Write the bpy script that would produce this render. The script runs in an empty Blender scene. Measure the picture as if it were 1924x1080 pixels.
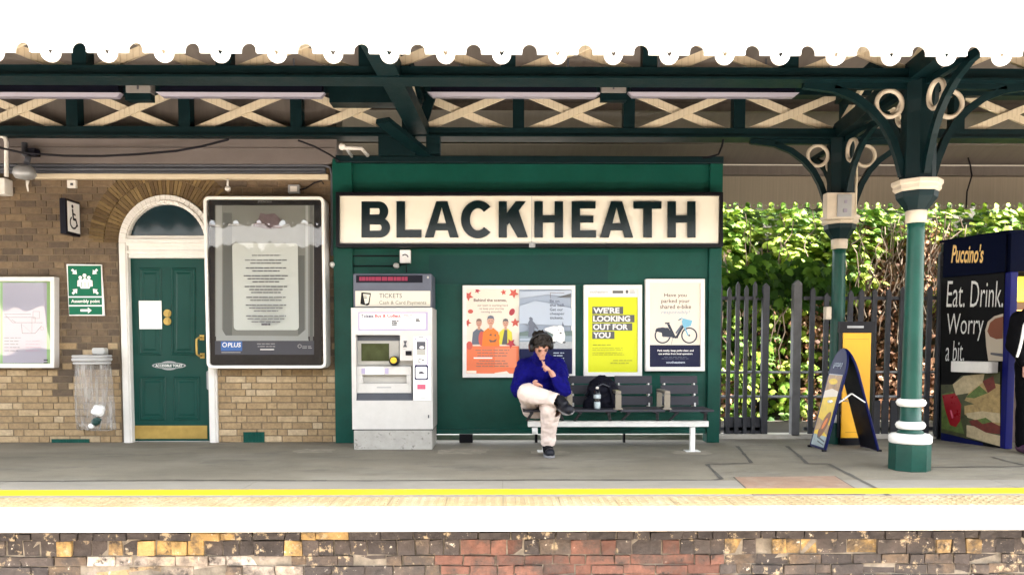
import bpy, bmesh, math, random
from mathutils import Vector, Matrix
R = math.radians
S = bpy.context.scene
C = S.collection

# ------------------------------------------------------------------ camera
FP, CX, CY = 1445.0, 962.0, 721.5          # focal length and principal point of the (cropped) photo, in photo pixels
PITCH, YAW, EYE = R(3.05), R(0.67), 1.12
cam_d = bpy.data.cameras.new("camera"); cam = bpy.data.objects.new("camera", cam_d); C.objects.link(cam)
cam_d.sensor_width = 36; cam_d.lens = FP / 1924 * 36
cam_d.shift_y = (CY - 540) / 1924
cam_d.clip_end = 500
cam.location = (0, 0, EYE); cam.rotation_euler = (R(90) - PITCH, 0, -YAW)
S.camera = cam
FW = Vector((math.sin(YAW) * math.cos(PITCH), math.cos(YAW) * math.cos(PITCH), -math.sin(PITCH)))
RT = Vector((math.cos(YAW), -math.sin(YAW), 0)); UP = RT.cross(FW)
def P(u, v, Y):                            # the point at depth Y seen at photo pixel u, v
    d = FW + RT * ((u - CX) / FP) + UP * ((CY - v) / FP)
    return Vector((0, 0, EYE)) + d * (Y / d.y)
def G(u, v, z=0.0):                        # the point of the level z seen at photo pixel u, v
    d = FW + RT * ((u - CX) / FP) + UP * ((CY - v) / FP)
    return Vector((0, 0, EYE)) + d * ((z - EYE) / d.z)

# ------------------------------------------------------------------ light
SUN_EL, SUN_AZ = R(58), R(97)              # azimuth from +Y towards +X
W = bpy.data.worlds.new("World"); S.world = W; W.use_nodes = True
nt = W.node_tree; bg = nt.nodes["Background"]
sky = nt.nodes.new("ShaderNodeTexSky"); sky.sky_type = 'NISHITA'; sky.sun_disc = False
sky.sun_elevation = SUN_EL; sky.sun_rotation = SUN_AZ
sky.air_density = 1.0; sky.dust_density = 3.0; sky.ozone_density = 0.6
hs = nt.nodes.new("ShaderNodeHueSaturation"); hs.inputs["Saturation"].default_value = 0.18
nt.links.new(sky.outputs[0], hs.inputs["Color"]); nt.links.new(hs.outputs[0], bg.inputs[0])
bg.inputs[1].default_value = 0.15
sl = bpy.data.lights.new("sun", 'SUN'); sun = bpy.data.objects.new("sun", sl); C.objects.link(sun)
sl.energy = 5.0; sl.angle = R(0.5); sl.color = (1, .95, .86)
sd = Vector((math.sin(SUN_AZ) * math.cos(SUN_EL), math.cos(SUN_AZ) * math.cos(SUN_EL), math.sin(SUN_EL)))
sun.rotation_euler = sd.to_track_quat('Z', 'Y').to_euler(); sun.location = sd * 30
vs = S.view_settings
vs.view_transform = 'Standard'; vs.look = 'None'; vs.gamma = 1.0; vs.use_curve_mapping = False
vs.exposure = 3.45
S.cycles.max_bounces = 8; S.cycles.diffuse_bounces = 5; S.cycles.transparent_max_bounces = 16
S.cycles.caustics_reflective = False; S.cycles.caustics_refractive = False
S.cycles.use_denoising = True

# ------------------------------------------------------------------ materials
def s2l(c):
    return tuple(((x / 255) / 12.92 if x / 255 <= .04045 else ((x / 255 + .055) / 1.055) ** 2.4) for x in c)
MATS = {}
def mat(name, col, rough=.6, metal=0, noise=0, nscale=8, bump=0, bscale=60, spec=.5, attr=None, emit=0, stain=None, stretch=(1, 1, 1)):
    m = bpy.data.materials.new(name); m.use_nodes = True; MATS[name] = m
    t = m.node_tree; b = t.nodes["Principled BSDF"]
    b.inputs["Roughness"].default_value = rough; b.inputs["Metallic"].default_value = metal
    b.inputs["Specular IOR Level"].default_value = spec
    L = t.links.new; N = t.nodes.new
    tc = N("ShaderNodeTexCoord"); mp = N("ShaderNodeMapping"); mp.inputs["Scale"].default_value = stretch
    L(tc.outputs["Object"], mp.inputs["Vector"])
    cur = None
    if attr:                                # a per-face tone picks from a ramp of colours
        a = N("ShaderNodeAttribute"); a.attribute_name = "tone"; a.attribute_type = 'GEOMETRY'
        r = N("ShaderNodeValToRGB"); r.color_ramp.interpolation = 'LINEAR'
        els = r.color_ramp.elements
        while len(els) < len(attr): els.new(.5)
        for i, (p, c) in enumerate(attr): els[i].position = p; els[i].color = (*c, 1)
        L(a.outputs["Fac"], r.inputs["Fac"]); cur = r.outputs["Color"]
    else:
        rgb = N("ShaderNodeRGB"); rgb.outputs[0].default_value = (*col, 1); cur = rgb.outputs[0]
    if noise:
        n = N("ShaderNodeTexNoise"); n.inputs["Scale"].default_value = nscale; n.inputs["Detail"].default_value = 7
        n.inputs["Roughness"].default_value = .65
        L(mp.outputs[0], n.inputs["Vector"])
        mr = N("ShaderNodeMapRange"); mr.inputs[1].default_value = .25; mr.inputs[2].default_value = .75
        mr.inputs[3].default_value = 1 - noise; mr.inputs[4].default_value = 1 + noise
        L(n.outputs["Fac"], mr.inputs[0])
        mx = N("ShaderNodeVectorMath"); mx.operation = 'SCALE'; L(cur, mx.inputs[0]); L(mr.outputs[0], mx.inputs["Scale"]); cur = mx.outputs[0]
        rr = N("ShaderNodeMapRange"); rr.inputs[3].default_value = max(0, rough - .12); rr.inputs[4].default_value = min(1, rough + .12)
        L(n.outputs["Fac"], rr.inputs[0]); L(rr.outputs[0], b.inputs["Roughness"])
    for st in (stain or []):                # (colour, scale, low, high, amount): patches with a shape of their own
        n = N("ShaderNodeTexNoise"); n.inputs["Scale"].default_value = st[1]; n.inputs["Detail"].default_value = 8; n.inputs["Roughness"].default_value = .7
        L(mp.outputs[0], n.inputs["Vector"])
        mr = N("ShaderNodeMapRange"); mr.inputs[1].default_value = st[2]; mr.inputs[2].default_value = st[3]; mr.inputs[4].default_value = st[4]
        L(n.outputs["Fac"], mr.inputs[0])
        mx = N("ShaderNodeMix"); mx.data_type = 'RGBA'; mx.inputs[7].default_value = (*st[0], 1)
        L(mr.outputs[0], mx.inputs[0]); L(cur, mx.inputs[6]); cur = mx.outputs[2]
    L(cur, b.inputs["Base Color"])
    if emit:
        L(cur, b.inputs["Emission Color"]); b.inputs["Emission Strength"].default_value = emit
    if bump:
        n = N("ShaderNodeTexNoise"); n.inputs["Scale"].default_value = bscale; n.inputs["Detail"].default_value = 5
        L(mp.outputs[0], n.inputs["Vector"])
        bp = N("ShaderNodeBump"); bp.inputs["Strength"].default_value = bump; bp.inputs["Distance"].default_value = .01
        L(n.outputs["Fac"], bp.inputs["Height"]); L(bp.outputs[0], b.inputs["Normal"])
    return m
def glass(name, tint=(1, 1, 1), rough=.02, ior=1.5):
    m = bpy.data.materials.new(name); m.use_nodes = True; MATS[name] = m
    t = m.node_tree; t.nodes.remove(t.nodes["Principled BSDF"]); L = t.links.new; N = t.nodes.new
    tr = N("ShaderNodeBsdfTransparent"); tr.inputs[0].default_value = (*tint, 1)
    gl = N("ShaderNodeBsdfGlossy"); gl.inputs["Roughness"].default_value = rough
    fr = N("ShaderNodeFresnel"); ge = N("ShaderNodeNewGeometry"); mi = N("ShaderNodeMix"); mi.inputs[2].default_value = ior; mi.inputs[3].default_value = 1 / ior
    L(ge.outputs["Backfacing"], mi.inputs[0]); L(mi.outputs[0], fr.inputs[0])      # a thin pane reflects alike from both sides
    tc = N("ShaderNodeTexCoord"); n = N("ShaderNodeTexNoise"); n.inputs["Scale"].default_value = 2.2; n.inputs["Detail"].default_value = 1
    bp = N("ShaderNodeBump"); bp.inputs["Strength"].default_value = .5; bp.inputs["Distance"].default_value = .006
    L(tc.outputs["Object"], n.inputs["Vector"]); L(n.outputs["Fac"], bp.inputs["Height"]); L(bp.outputs[0], gl.inputs["Normal"])
    ms = N("ShaderNodeMixShader"); L(fr.outputs[0], ms.inputs[0]); L(tr.outputs[0], ms.inputs[1]); L(gl.outputs[0], ms.inputs[2])
    L(ms.outputs[0], t.nodes["Material Output"].inputs[0])
    return m

GREEN = mat("green_paint", (.002, .058, .042), .42, spec=.25, noise=.22, nscale=3, bump=.10, bscale=25, stain=[((.006, .085, .066), 1.3, .48, .7, .6), ((.0015, .034, .028), 2.6, .56, .7, .6)])
GREEN2 = mat("green_paint_patch", (.0015, .044, .038), .45, spec=.25, noise=.14, nscale=5, bump=.05)
DGREEN = mat("dark_green_iron", (.0007, .0105, .013), .5, spec=.18, noise=.25, nscale=6, bump=.12, bscale=40)
CGREEN = mat("column_green", (.002, .050, .036), .42, spec=.32, noise=.22, nscale=5, bump=.14, bscale=34, stain=[((.004, .03, .024), 7, .60, .72, .6)])
DOORG = mat("door_green", (.0015, .046, .036), .34, spec=.25, noise=.1, nscale=4)
CREAM = mat("cream_paint", (.60, .525, .39), .55, noise=.06, nscale=9, bump=.08, bscale=30)
STONE = mat("cream_stone_paint", (.50, .435, .345), .6, noise=.12, nscale=10)
SOFFIT = mat("soffit_boards", (.14, .122, .108), .7, noise=.18, nscale=2.5, stretch=(6, .6, 1), bump=.1)
SOFFIT_P = mat("pale_fascia_board", (.135, .115, .108), .65, noise=.15, nscale=3)
WHITE = mat("white_paint", (.80, .79, .76), .45, noise=.05, nscale=6)
OFFWHITE = mat("off_white", (.72, .70, .66), .5, noise=.07, nscale=8)
VALANCE = mat("white_valance_paint", (.82, .82, .80), .5, noise=.05, nscale=8)
BLACK = mat("black_frame", (.003, .003, .006), .35, spec=.25)
NAVYBLK = mat("navy_black", (.0015, .002, .008), .45, spec=.2, noise=.2, nscale=8)
NAVY = mat("navy_paint", (.002, .005, .060), .45, spec=.2, noise=.15, nscale=6)
GREY = mat("grey_metal", (.33, .34, .35), .4, metal=.3, noise=.1, nscale=8)
SILVER = mat("silver_machine", (.56, .55, .53), .42, metal=.15, noise=.06, nscale=12)
SILVER2 = mat("machine_recess", (.40, .39, .36), .42, metal=.15, noise=.08, nscale=12)
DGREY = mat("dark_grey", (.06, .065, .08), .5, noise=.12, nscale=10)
SLAT = mat("charcoal_slat", (.032, .032, .042), .6, spec=.3, noise=.2, nscale=10, stretch=(1, 6, 6), bump=.08)
STEEL = mat("white_steel", (.70, .70, .68), .35, noise=.1, nscale=10)
BRASS = mat("brass", (.46, .32, .09), .38, metal=.6, noise=.2, nscale=8)
GOLD = mat("gold_letters", (.72, .45, .12), .45)
CONCRETE = mat("plinth_concrete", (.36, .35, .32), .8, noise=.15, nscale=12, bump=.2, bscale=40, stain=[((.12, .11, .10), 14, .58, .66, .8)])
FENCE = mat("fence_grey", (.042, .044, .052), .55, spec=.3, noise=.25, nscale=5, bump=.15, bscale=30)
PAPER = mat("paper_white", (.86, .86, .84), .5)
CREAMP = mat("paper_cream", (.90, .80, .68), .5)
RUBBER = mat("black_rubber", (.004, .004, .006), .8, spec=.2)
CABLE = mat("cable_black", (.002, .002, .006), .6, spec=.2)
LILAC = mat("tube_diffuser", (.25, .235, .30), .35)
GLASS = glass("clear_pane", ior=2.1); GLASS2 = glass("poster_pane", ior=1.5)
DARKGLASS = mat("dark_fanlight_glass", (.006, .022, .030), .08)
mat("asphalt", (.178, .160, .120), .85, noise=.30, nscale=1.6, bump=.5, bscale=90,
    stain=[((.26, .245, .20), .9, .48, .70, .7), ((.085, .08, .07), 1.9, .54, .70, .7), ((.07, .066, .06), 42, .63, .67, .6), ((.40, .39, .36), 26, .66, .69, .8)], stretch=(.6, 1.2, 1))
mat("tactile", (.27, .205, .105), .8, noise=.18, nscale=5, bump=.3, bscale=60, stain=[((.33, .28, .19), 2.2, .46, .66, .8)])
mat("coping_white", (.80, .80, .78), .6, noise=.04, nscale=10, stain=[((.45, .42, .38), 9, .68, .78, .5)])
mat("yellow_line", (.62, .41, .008), .6, noise=.10, nscale=14, stain=[((.40, .33, .15), 22, .64, .74, .6)])
mat("seam_tar", (.075, .070, .060), .9, noise=.45, nscale=9)
mat("cover_rust", (.24, .155, .105), .8, noise=.2, nscale=9, bump=.3, bscale=90, stain=[((.30, .24, .18), 5, .5, .7, .6)])
mat("patch_concrete", (.25, .225, .175), .9, noise=.35, nscale=9, bump=.4)
mat("ballast", (.24, .20, .17), .95, noise=.5, nscale=14, bump=.8, bscale=14)
mat("earth", (.035, .028, .02), .95, noise=.4, nscale=4, bump=.6, bscale=10)
mat("mortar", (.17, .13, .085), .95, noise=.25, nscale=10, bump=.4, bscale=60)
mat("mortar_dark", (.22, .20, .165), .95, noise=.7, nscale=8, bump=.5, bscale=40)
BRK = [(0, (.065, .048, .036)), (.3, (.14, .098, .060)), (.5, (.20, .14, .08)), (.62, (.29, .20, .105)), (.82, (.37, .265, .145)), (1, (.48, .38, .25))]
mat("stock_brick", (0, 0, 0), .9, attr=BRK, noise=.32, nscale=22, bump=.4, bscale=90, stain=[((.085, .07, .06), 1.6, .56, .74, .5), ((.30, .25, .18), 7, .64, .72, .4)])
mat("arch_brick", (0, 0, 0), .9, attr=[(0, (.085, .052, .022)), (.5, (.13, .085, .034)), (1, (.20, .135, .055))], noise=.25, nscale=30, bump=.4, bscale=90)
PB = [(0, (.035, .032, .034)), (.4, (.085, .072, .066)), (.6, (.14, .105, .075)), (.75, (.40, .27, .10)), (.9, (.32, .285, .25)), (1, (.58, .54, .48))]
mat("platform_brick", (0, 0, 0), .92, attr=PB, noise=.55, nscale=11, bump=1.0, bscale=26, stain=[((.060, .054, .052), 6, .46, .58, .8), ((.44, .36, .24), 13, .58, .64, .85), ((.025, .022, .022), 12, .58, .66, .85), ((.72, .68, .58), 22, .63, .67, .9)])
mat("red_brick", (0, 0, 0), .92, attr=[(0, (.10, .050, .040)), (1, (.20, .098, .072))], noise=.45, nscale=12, bump=1.0, bscale=26, stain=[((.075, .060, .054), 7, .48, .6, .8), ((.025, .022, .022), 14, .60, .66, .8), ((.55, .47, .40), 24, .66, .70, .8)])

# ------------------------------------------------------------------ object helpers
WLOC = {}
def tag(o, label=None, cat=None, group=None, kind=None):
    if label: o["label"] = label
    if cat: o["category"] = cat
    if group: o["group"] = group
    if kind: o["kind"] = kind
    return o
def thing(name, loc, label, cat, group=None):
    o = bpy.data.objects.new(name, None); C.objects.link(o); o.location = loc; o.empty_display_size = .2
    WLOC[o.name] = Vector(loc)
    return tag(o, label, cat, group)
def link(name, me, parent=None, mats=()):
    o = bpy.data.objects.new(name, me); C.objects.link(o)
    for m in mats: me.materials.append(m)
    if parent is not None:
        o.parent = parent
        o.matrix_parent_inverse = Matrix.Translation(-WLOC.get(parent.name, Vector((0, 0, 0))))
    return o
def copy_tree(o, shift, parent=None):
    c = o.copy(); C.objects.link(c)
    if parent is None: c.location = Vector(o.location) + Vector(shift)
    else: c.parent = parent; c.matrix_parent_inverse = o.matrix_parent_inverse.copy()
    for ch in list(o.children): copy_tree(ch, shift, c)
    return c
class MB:
    def __init__(s): s.bm = bmesh.new(); s.tones = []; s.lay = s.bm.faces.layers.float.new("tone")
    def face(s, pts, mi=0, tone=0.0):
        f = s.bm.faces.new([s.bm.verts.new(p) for p in pts]); f.material_index = mi; f[s.lay] = tone; return f
    def hexa(s, v, mi=0, tone=0.0):
        vs_ = [s.bm.verts.new(p) for p in v]
        for q in ((0, 3, 2, 1), (4, 5, 6, 7), (0, 1, 5, 4), (1, 2, 6, 5), (2, 3, 7, 6), (3, 0, 4, 7)):
            f = s.bm.faces.new([vs_[i] for i in q]); f.material_index = mi; f[s.lay] = tone
    def box(s, x0, x1, y0, y1, z0, z1, mi=0, tone=0.0):
        x0, x1 = sorted((x0, x1)); y0, y1 = sorted((y0, y1)); z0, z1 = sorted((z0, z1))
        s.hexa([(x0, y0, z0), (x1, y0, z0), (x1, y1, z0), (x0, y1, z0), (x0, y0, z1), (x1, y0, z1), (x1, y1, z1), (x0, y1, z1)], mi, tone)
    def pbox(s, u0, u1, v0, v1, Y0, Y1, mi=0):            # a box whose front face spans photo pixels at depth Y0
        a, b = P(u0, v1, Y0), P(u1, v0, Y0); s.box(a.x, b.x, Y0, Y1, a.z, b.z, mi)
    def prism(s, pts, d, mi=0, tone=0.0):                  # polygon (3-D points) extruded along vector d
        d = Vector(d); a = [s.bm.verts.new(p) for p in pts]; b = [s.bm.verts.new(Vector(p) + d) for p in pts]
        n = len(pts)
        fs = [s.bm.faces.new(a[::-1]), s.bm.faces.new(b)]
        for i in range(n): fs.append(s.bm.faces.new((a[i], a[(i + 1) % n], b[(i + 1) % n], b[i])))
        for f in fs: f.material_index = mi; f[s.lay] = tone
    def bar(s, p, q, w, h, mi=0, up=(0, 0, 1)):            # a rectangular bar from p to q
        p, q = Vector(p), Vector(q); d = (q - p).normalized(); upv = Vector(up)
        side = d.cross(upv).normalized() * (w / 2); top = side.cross(d).normalized() * (h / 2)
        s.hexa([p - side - top, p + side - top, q + side - top, q - side - top, p - side + top, p + side + top, q + side + top, q - side + top], mi)
    def tube(s, path, r, seg=10, cap=True, closed=False, mi=0):
        path = [Vector(p) for p in path]; n = len(path); rr = r if isinstance(r, (list, tuple)) else [r] * n; rings = []
        prev = None
        for i, p in enumerate(path):
            if closed: d = path[(i + 1) % n] - path[i - 1]
            else: d = path[min(i + 1, n - 1)] - path[max(i - 1, 0)]
            d.normalize()
            if prev is None: a = d.orthogonal().normalized()
            else: a = (prev - d * prev.dot(d)).normalized()
            prev = a; b = d.cross(a)
            rings.append([s.bm.verts.new(p + (a * math.cos(t) + b * math.sin(t)) * rr[i]) for t in [2 * math.pi * k / seg for k in range(seg)]])
        for i in range(n if closed else n - 1):
            A, B = rings[i], rings[(i + 1) % n]
            for k in range(seg):
                f = s.bm.faces.new((A[k], A[(k + 1) % seg], B[(k + 1) % seg], B[k])); f.smooth = seg > 6; f.material_index = mi
        if cap and not closed:
            s.bm.faces.new(rings[0][::-1]).material_index = mi; s.bm.faces.new(rings[-1]).material_index = mi
    def lathe(s, prof, c, seg=24, rot=0, smooth=True, mi=0):
        rings = []
        for r, z in prof:
            rings.append([s.bm.verts.new((c[0] + r * math.cos(rot + 2 * math.pi * k / seg), c[1] + r * math.sin(rot + 2 * math.pi * k / seg), c[2] + z)) for k in range(seg)])
        for A, B in zip(rings, rings[1:]):
            for k in range(seg):
                f = s.bm.faces.new((A[k], A[(k + 1) % seg], B[(k + 1) % seg], B[k])); f.smooth = smooth; f.material_index = mi
        s.bm.faces.new(rings[0][::-1]).material_index = mi; s.bm.faces.new(rings[-1]).material_index = mi
    def build(s, name, m, parent=None, bevel=0, smooth=False):
        bmesh.ops.recalc_face_normals(s.bm, faces=s.bm.faces)
        me = bpy.data.meshes.new(name); s.bm.to_mesh(me); s.bm.free()
        o = link(name, me, parent, m if isinstance(m, (list, tuple)) else [m])
        if smooth:
            for p in me.polygons: p.use_smooth = True
        if bevel:
            b = o.modifiers.new("bevel", 'BEVEL'); b.width = bevel; b.segments = 2; b.limit_method = 'ANGLE'; b.angle_limit = R(40); b.harden_normals = False
        return o
def one(fn, name, m, parent=None, bevel=0, smooth=False):
    mb = MB(); fn(mb); return mb.build(name, m, parent, bevel, smooth)
def struct(o): o["kind"] = "structure"; return o
DG = lambda: bpy.context.evaluated_depsgraph_get()
def baked(o):
    bpy.context.view_layer.update()
    me = bpy.data.meshes.new_from_object(o.evaluated_get(DG())); data = o.data; bpy.data.objects.remove(o)
    return me
TXT = {}
def text_mesh(body, bold=0.0, spacing=1.0):
    k = (body, bold, spacing)
    if k not in TXT:
        cu = bpy.data.curves.new("t", 'FONT'); cu.body = body; cu.size = 1; cu.offset = bold; cu.resolution_u = 3; cu.space_character = spacing
        o = bpy.data.objects.new("t", cu); C.objects.link(o); me = baked(o)
        vs_ = [Vector((v.co.x, v.co.y)) for v in me.vertices]; fs = [tuple(p.vertices) for p in me.polygons]
        x0 = min(v.x for v in vs_); x1 = max(v.x for v in vs_); y0 = min(v.y for v in vs_); y1 = max(v.y for v in vs_)
        TXT[k] = ([((v.x - x0) / (x1 - x0), (v.y - y0) / (y1 - y0)) for v in vs_], fs); bpy.data.meshes.remove(me)
    return TXT[k]
class Print:                                # flat artwork on a board: pixel outlines of the photo laid on the board's plane
    def __init__(s, Y, at=None):
        s.mb = MB(); s.Y = Y; s.at = at or (lambda u, v, y: P(u, v, y)); s.n = 0; s.mats = []
    def mi(s, m):
        if m not in s.mats: s.mats.append(m)
        return s.mats.index(m)
    def y(s): s.n += 1; return s.Y - .00035 * s.n
    def poly(s, pts, m):
        y = s.y(); s.mb.face([s.at(u, v, y) for u, v in pts], s.mi(m))
    def rect(s, u0, v0, u1, v1, m): s.poly([(u0, v0), (u1, v0), (u1, v1), (u0, v1)], m)
    def ell(s, u, v, a, b, m, n=18, rot=0):
        ca, sa = math.cos(rot), math.sin(rot)
        s.poly([(u + a * math.cos(t) * ca - b * math.sin(t) * sa, v + a * math.cos(t) * sa + b * math.sin(t) * ca) for t in [2 * math.pi * k / n for k in range(n)]], m)
    def ring(s, u, v, r0, r1, m, n=28):
        y = s.y(); i = s.mi(m)
        for k in range(n):
            a, b = 2 * math.pi * k / n, 2 * math.pi * (k + 1) / n
            s.mb.face([s.at(u + r * math.cos(t), v + r * math.sin(t), y) for r, t in ((r0, a), (r1, a), (r1, b), (r0, b))], i)
    def line(s, pts, w, m):
        for (a, b), (c, d) in zip(pts, pts[1:]):
            L_ = math.hypot(c - a, d - b) or 1; nx, ny = -(d - b) / L_ * w / 2, (c - a) / L_ * w / 2
            s.poly([(a + nx, b + ny), (c + nx, d + ny), (c - nx, d - ny), (a - nx, b - ny)], m)
    def text(s, body, u0, v0, u1, v1, m, bold=0.0, slant=0.0, spacing=1.0):
        vs_, fs = text_mesh(body, bold, spacing); y = s.y(); i = s.mi(m)
        bv = [s.mb.bm.verts.new(s.at(u0 + (u1 - u0) * x + slant * (v1 - v0) * t, v1 + (v0 - v1) * t, y)) for x, t in vs_]
        for f in fs:
            try: s.mb.bm.faces.new([bv[k] for k in f]).material_index = i
            except ValueError: pass
    def lines(s, u0, u1, v0, n, dv, h, m, seed=1, centre=False, dens=.82):      # small print too fine to read
        rnd = random.Random(seed)
        for k in range(n):
            L_ = (u1 - u0) * rnd.uniform(.72, 1.0); a = (u0 + u1) / 2 - L_ / 2 if centre else u0; e = a + L_
            while a < e - 1:
                w = min(rnd.uniform(4, 13), e - a); s.rect(a, v0 + k * dv, a + w * dens, v0 + k * dv + h, m); a += w
    def build(s, name, parent, ): return s.mb.build(name, s.mats, parent)
def framed(name, u0, v0, u1, v1, Y0, Y1, fw, m, parent, bevel=.004):            # a picture frame: four mitred rails as one mesh
    mb = MB(); o = [P(u0, v0, Y0), P(u1, v0, Y0), P(u1, v1, Y0), P(u0, v1, Y0)]
    i = [P(u0 + fw, v0 + fw, Y0), P(u1 - fw, v0 + fw, Y0), P(u1 - fw, v1 - fw, Y0), P(u0 + fw, v1 - fw, Y0)]
    d = Vector((0, Y1 - Y0, 0)); n = 4; bm = mb.bm
    Vv = lambda L_: [bm.verts.new(p) for p in L_]
    A, B, A2, B2 = Vv(o), Vv(i), Vv([p + d for p in o]), Vv([p + d for p in i])
    for k in range(4):
        j = (k + 1) % 4
        for q in ((A[k], A[j], B[j], B[k]), (A2[k], A2[j], A[j], A[k]), (B[k], B[j], B2[j], B2[k]), (B2[k], B2[j], A2[j], A2[k])): bm.faces.new(q)
    return mb.build(name, m, parent, bevel)
def rrect(x0, x1, z0, z1, r, y, n=6):
    pts = []
    for cx, cz, a0 in ((x1 - r, z1 - r, 0), (x0 + r, z1 - r, 90), (x0 + r, z0 + r, 180), (x1 - r, z0 + r, 270)):
        for k in range(n + 1):
            a = R(a0 + 90 * k / n); pts.append(Vector((cx + r * math.cos(a), y, cz + r * math.sin(a))))
    return pts
def panes(parent, u0, v0, u1, v1, Y, tilt=0.0, m=GLASS):
    a, b = P(u0, v1, Y), P(u1, v0, Y)
    return one(lambda q: q.face([(a.x, Y + tilt, a.z), (b.x, Y + tilt, a.z), (b.x, Y, b.z), (a.x, Y, b.z)]), "glass_pane", m, parent)

YW, YG = 8.70, 8.66                         # building wall and green hoarding
rnd = random.Random(7)

# ================================================================== SETTING
XL, XR = -14, 14
struct(one(lambda m: m.box(-150, 150, -150, 4.95, -1.3, -1.0), "ground", MATS["ballast"]))
struct(one(lambda m: m.box(-150, 150, 13.2, 150, -1.0, .02), "ground", MATS["earth"]))
struct(one(lambda m: m.box(XL, XR, 5.20, 13.4, -1.0, 0), "platform", MATS["asphalt"]))
struct(one(lambda m: m.box(XL, XR, 4.78, 5.206, -.062, .006), "platform_edge", MATS["coping_white"], bevel=.008))
def blister(m):                             # tactile slabs with rows of low studs
    for i in range(int((XR - XL) / .4)):
        x = XL + i * .4; m.box(x + .002, x + .398, 5.21, 5.56, -.01, .005)
        if -5.5 < x < 5.5:
            for a in range(6):
                for b in range(5):
                    cx, cy = x + .04 + a * .064, 5.25 + b * .065
                    m.hexa([(cx - .018, cy - .018, .005), (cx + .018, cy - .018, .005), (cx + .018, cy + .018, .005), (cx - .018, cy + .018, .005),
                            (cx - .011, cy - .011, .010), (cx + .011, cy - .011, .010), (cx + .011, cy + .011, .010), (cx - .011, cy + .011, .010)])
struct(one(blister, "tactile_paving", MATS["tactile"]))
YL0, YL1 = G(962, 929).y, G(962, 919).y
def ystrip(m):
    n = 60
    for k in range(n):
        x0, x1 = XL + (XR - XL) * k / n, XL + (XR - XL) * (k + 1) / n
        m.box(x0, x1, YL0, YL1, -.004, .0045)
struct(one(ystrip, "yellow_line", MATS["yellow_line"]))
def seam(m, pts, w, z=.0035):
    q = [G(u, v) for u, v in pts]; r2 = random.Random(len(pts))
    fine = []
    for a, b in zip(q, q[1:]):
        n = max(1, int((b - a).length / .12))
        for k in range(n): fine.append(a.lerp(b, k / n) + Vector((0, r2.uniform(-.008, .008), 0)))
    fine.append(q[-1])
    for a, b in zip(fine, fine[1:]):
        d = (b - a).normalized(); s_ = Vector((-d.y, d.x, 0)) * w * r2.uniform(.35, .7); z_ = Vector((0, 0, z))
        m.face([a - s_ + z_, b - s_ + z_, b + s_ + z_, a + s_ + z_])
struct(one(lambda m: [m.box(XL + k * 2, XL + k * 2 + 1.994, 5.562, G(962, 903).y, -.02, .0018) for k in range(14)], "edge_paving", mat("pale_lit_paving", (.225, .21, .175), .85, noise=.16, nscale=2.2, bump=.3, bscale=110, stain=[((.20, .19, .165), 1.7, .5, .7, .7), ((.42, .41, .39), 30, .68, .74, .6)], stretch=(.5, 1.6, 1))))  # paler paving past the seam; brighter light near the edge also in its colour
SE = [([(-60, 905), (300, 902), (700, 903), (1100, 901), (1340, 902), (1356, 900), (1345, 889), (1328, 872), (1412, 870), (1400, 855), (1385, 838)], .03),
      ([(1478, 838), (1500, 855), (1516, 871), (1556, 871), (1600, 893), (1645, 917), (1682, 938)], .034),
      ([(1742, 878), (1830, 877), (1960, 876)], .03), ([(1862, 858), (1890, 866), (1925, 874)], .03)]
struct(one(lambda m: [seam(m, p, w, .0035 + .0004 * i) for i, (p, w) in enumerate(SE)], "pavement_seam", MATS["seam_tar"]))
def patch(m, u, v, a, b, z):
    c = G(u, v); n = 26; r2 = random.Random(int(u)); q = lambda t: math.copysign(abs(t) ** .55, t)
    m.face([(c.x + a * q(math.cos(2 * math.pi * k / n)) * r2.uniform(.8, 1.08), c.y + b * q(math.sin(2 * math.pi * k / n)) * r2.uniform(.75, 1.08), z) for k in range(n)])
def patches(m):
    for u, v, a, b in ((590, 847, .22, .16), (870, 848, .28, .2), (1035, 850, .2, .16), (1300, 850, .2, .15)): patch(m, u, v, a, b, .0025)
struct(one(patches, "pavement_patch", MATS["patch_concrete"]))
t = thing("access_cover", G(1500, 908), "rusty brown rectangular access cover let into the platform beside the yellow line", "cover")
a, b, c, d = G(1377, 896), G(1570, 894), G(1627, 929), G(1414, 930)
cv = lambda z, k: [(p.x + (q.x - p.x) * k, p.y + (q.y - p.y) * k, z) for p in (a, b, c, d) for q in ((a + b + c + d) / 4,)]
one(lambda m: m.face(cv(.0022, 0)), "cover_rim", MATS["seam_tar"], t)
one(lambda m: m.face(cv(.0036, .025)), "cover_plate", MATS["cover_rust"], t)

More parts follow.
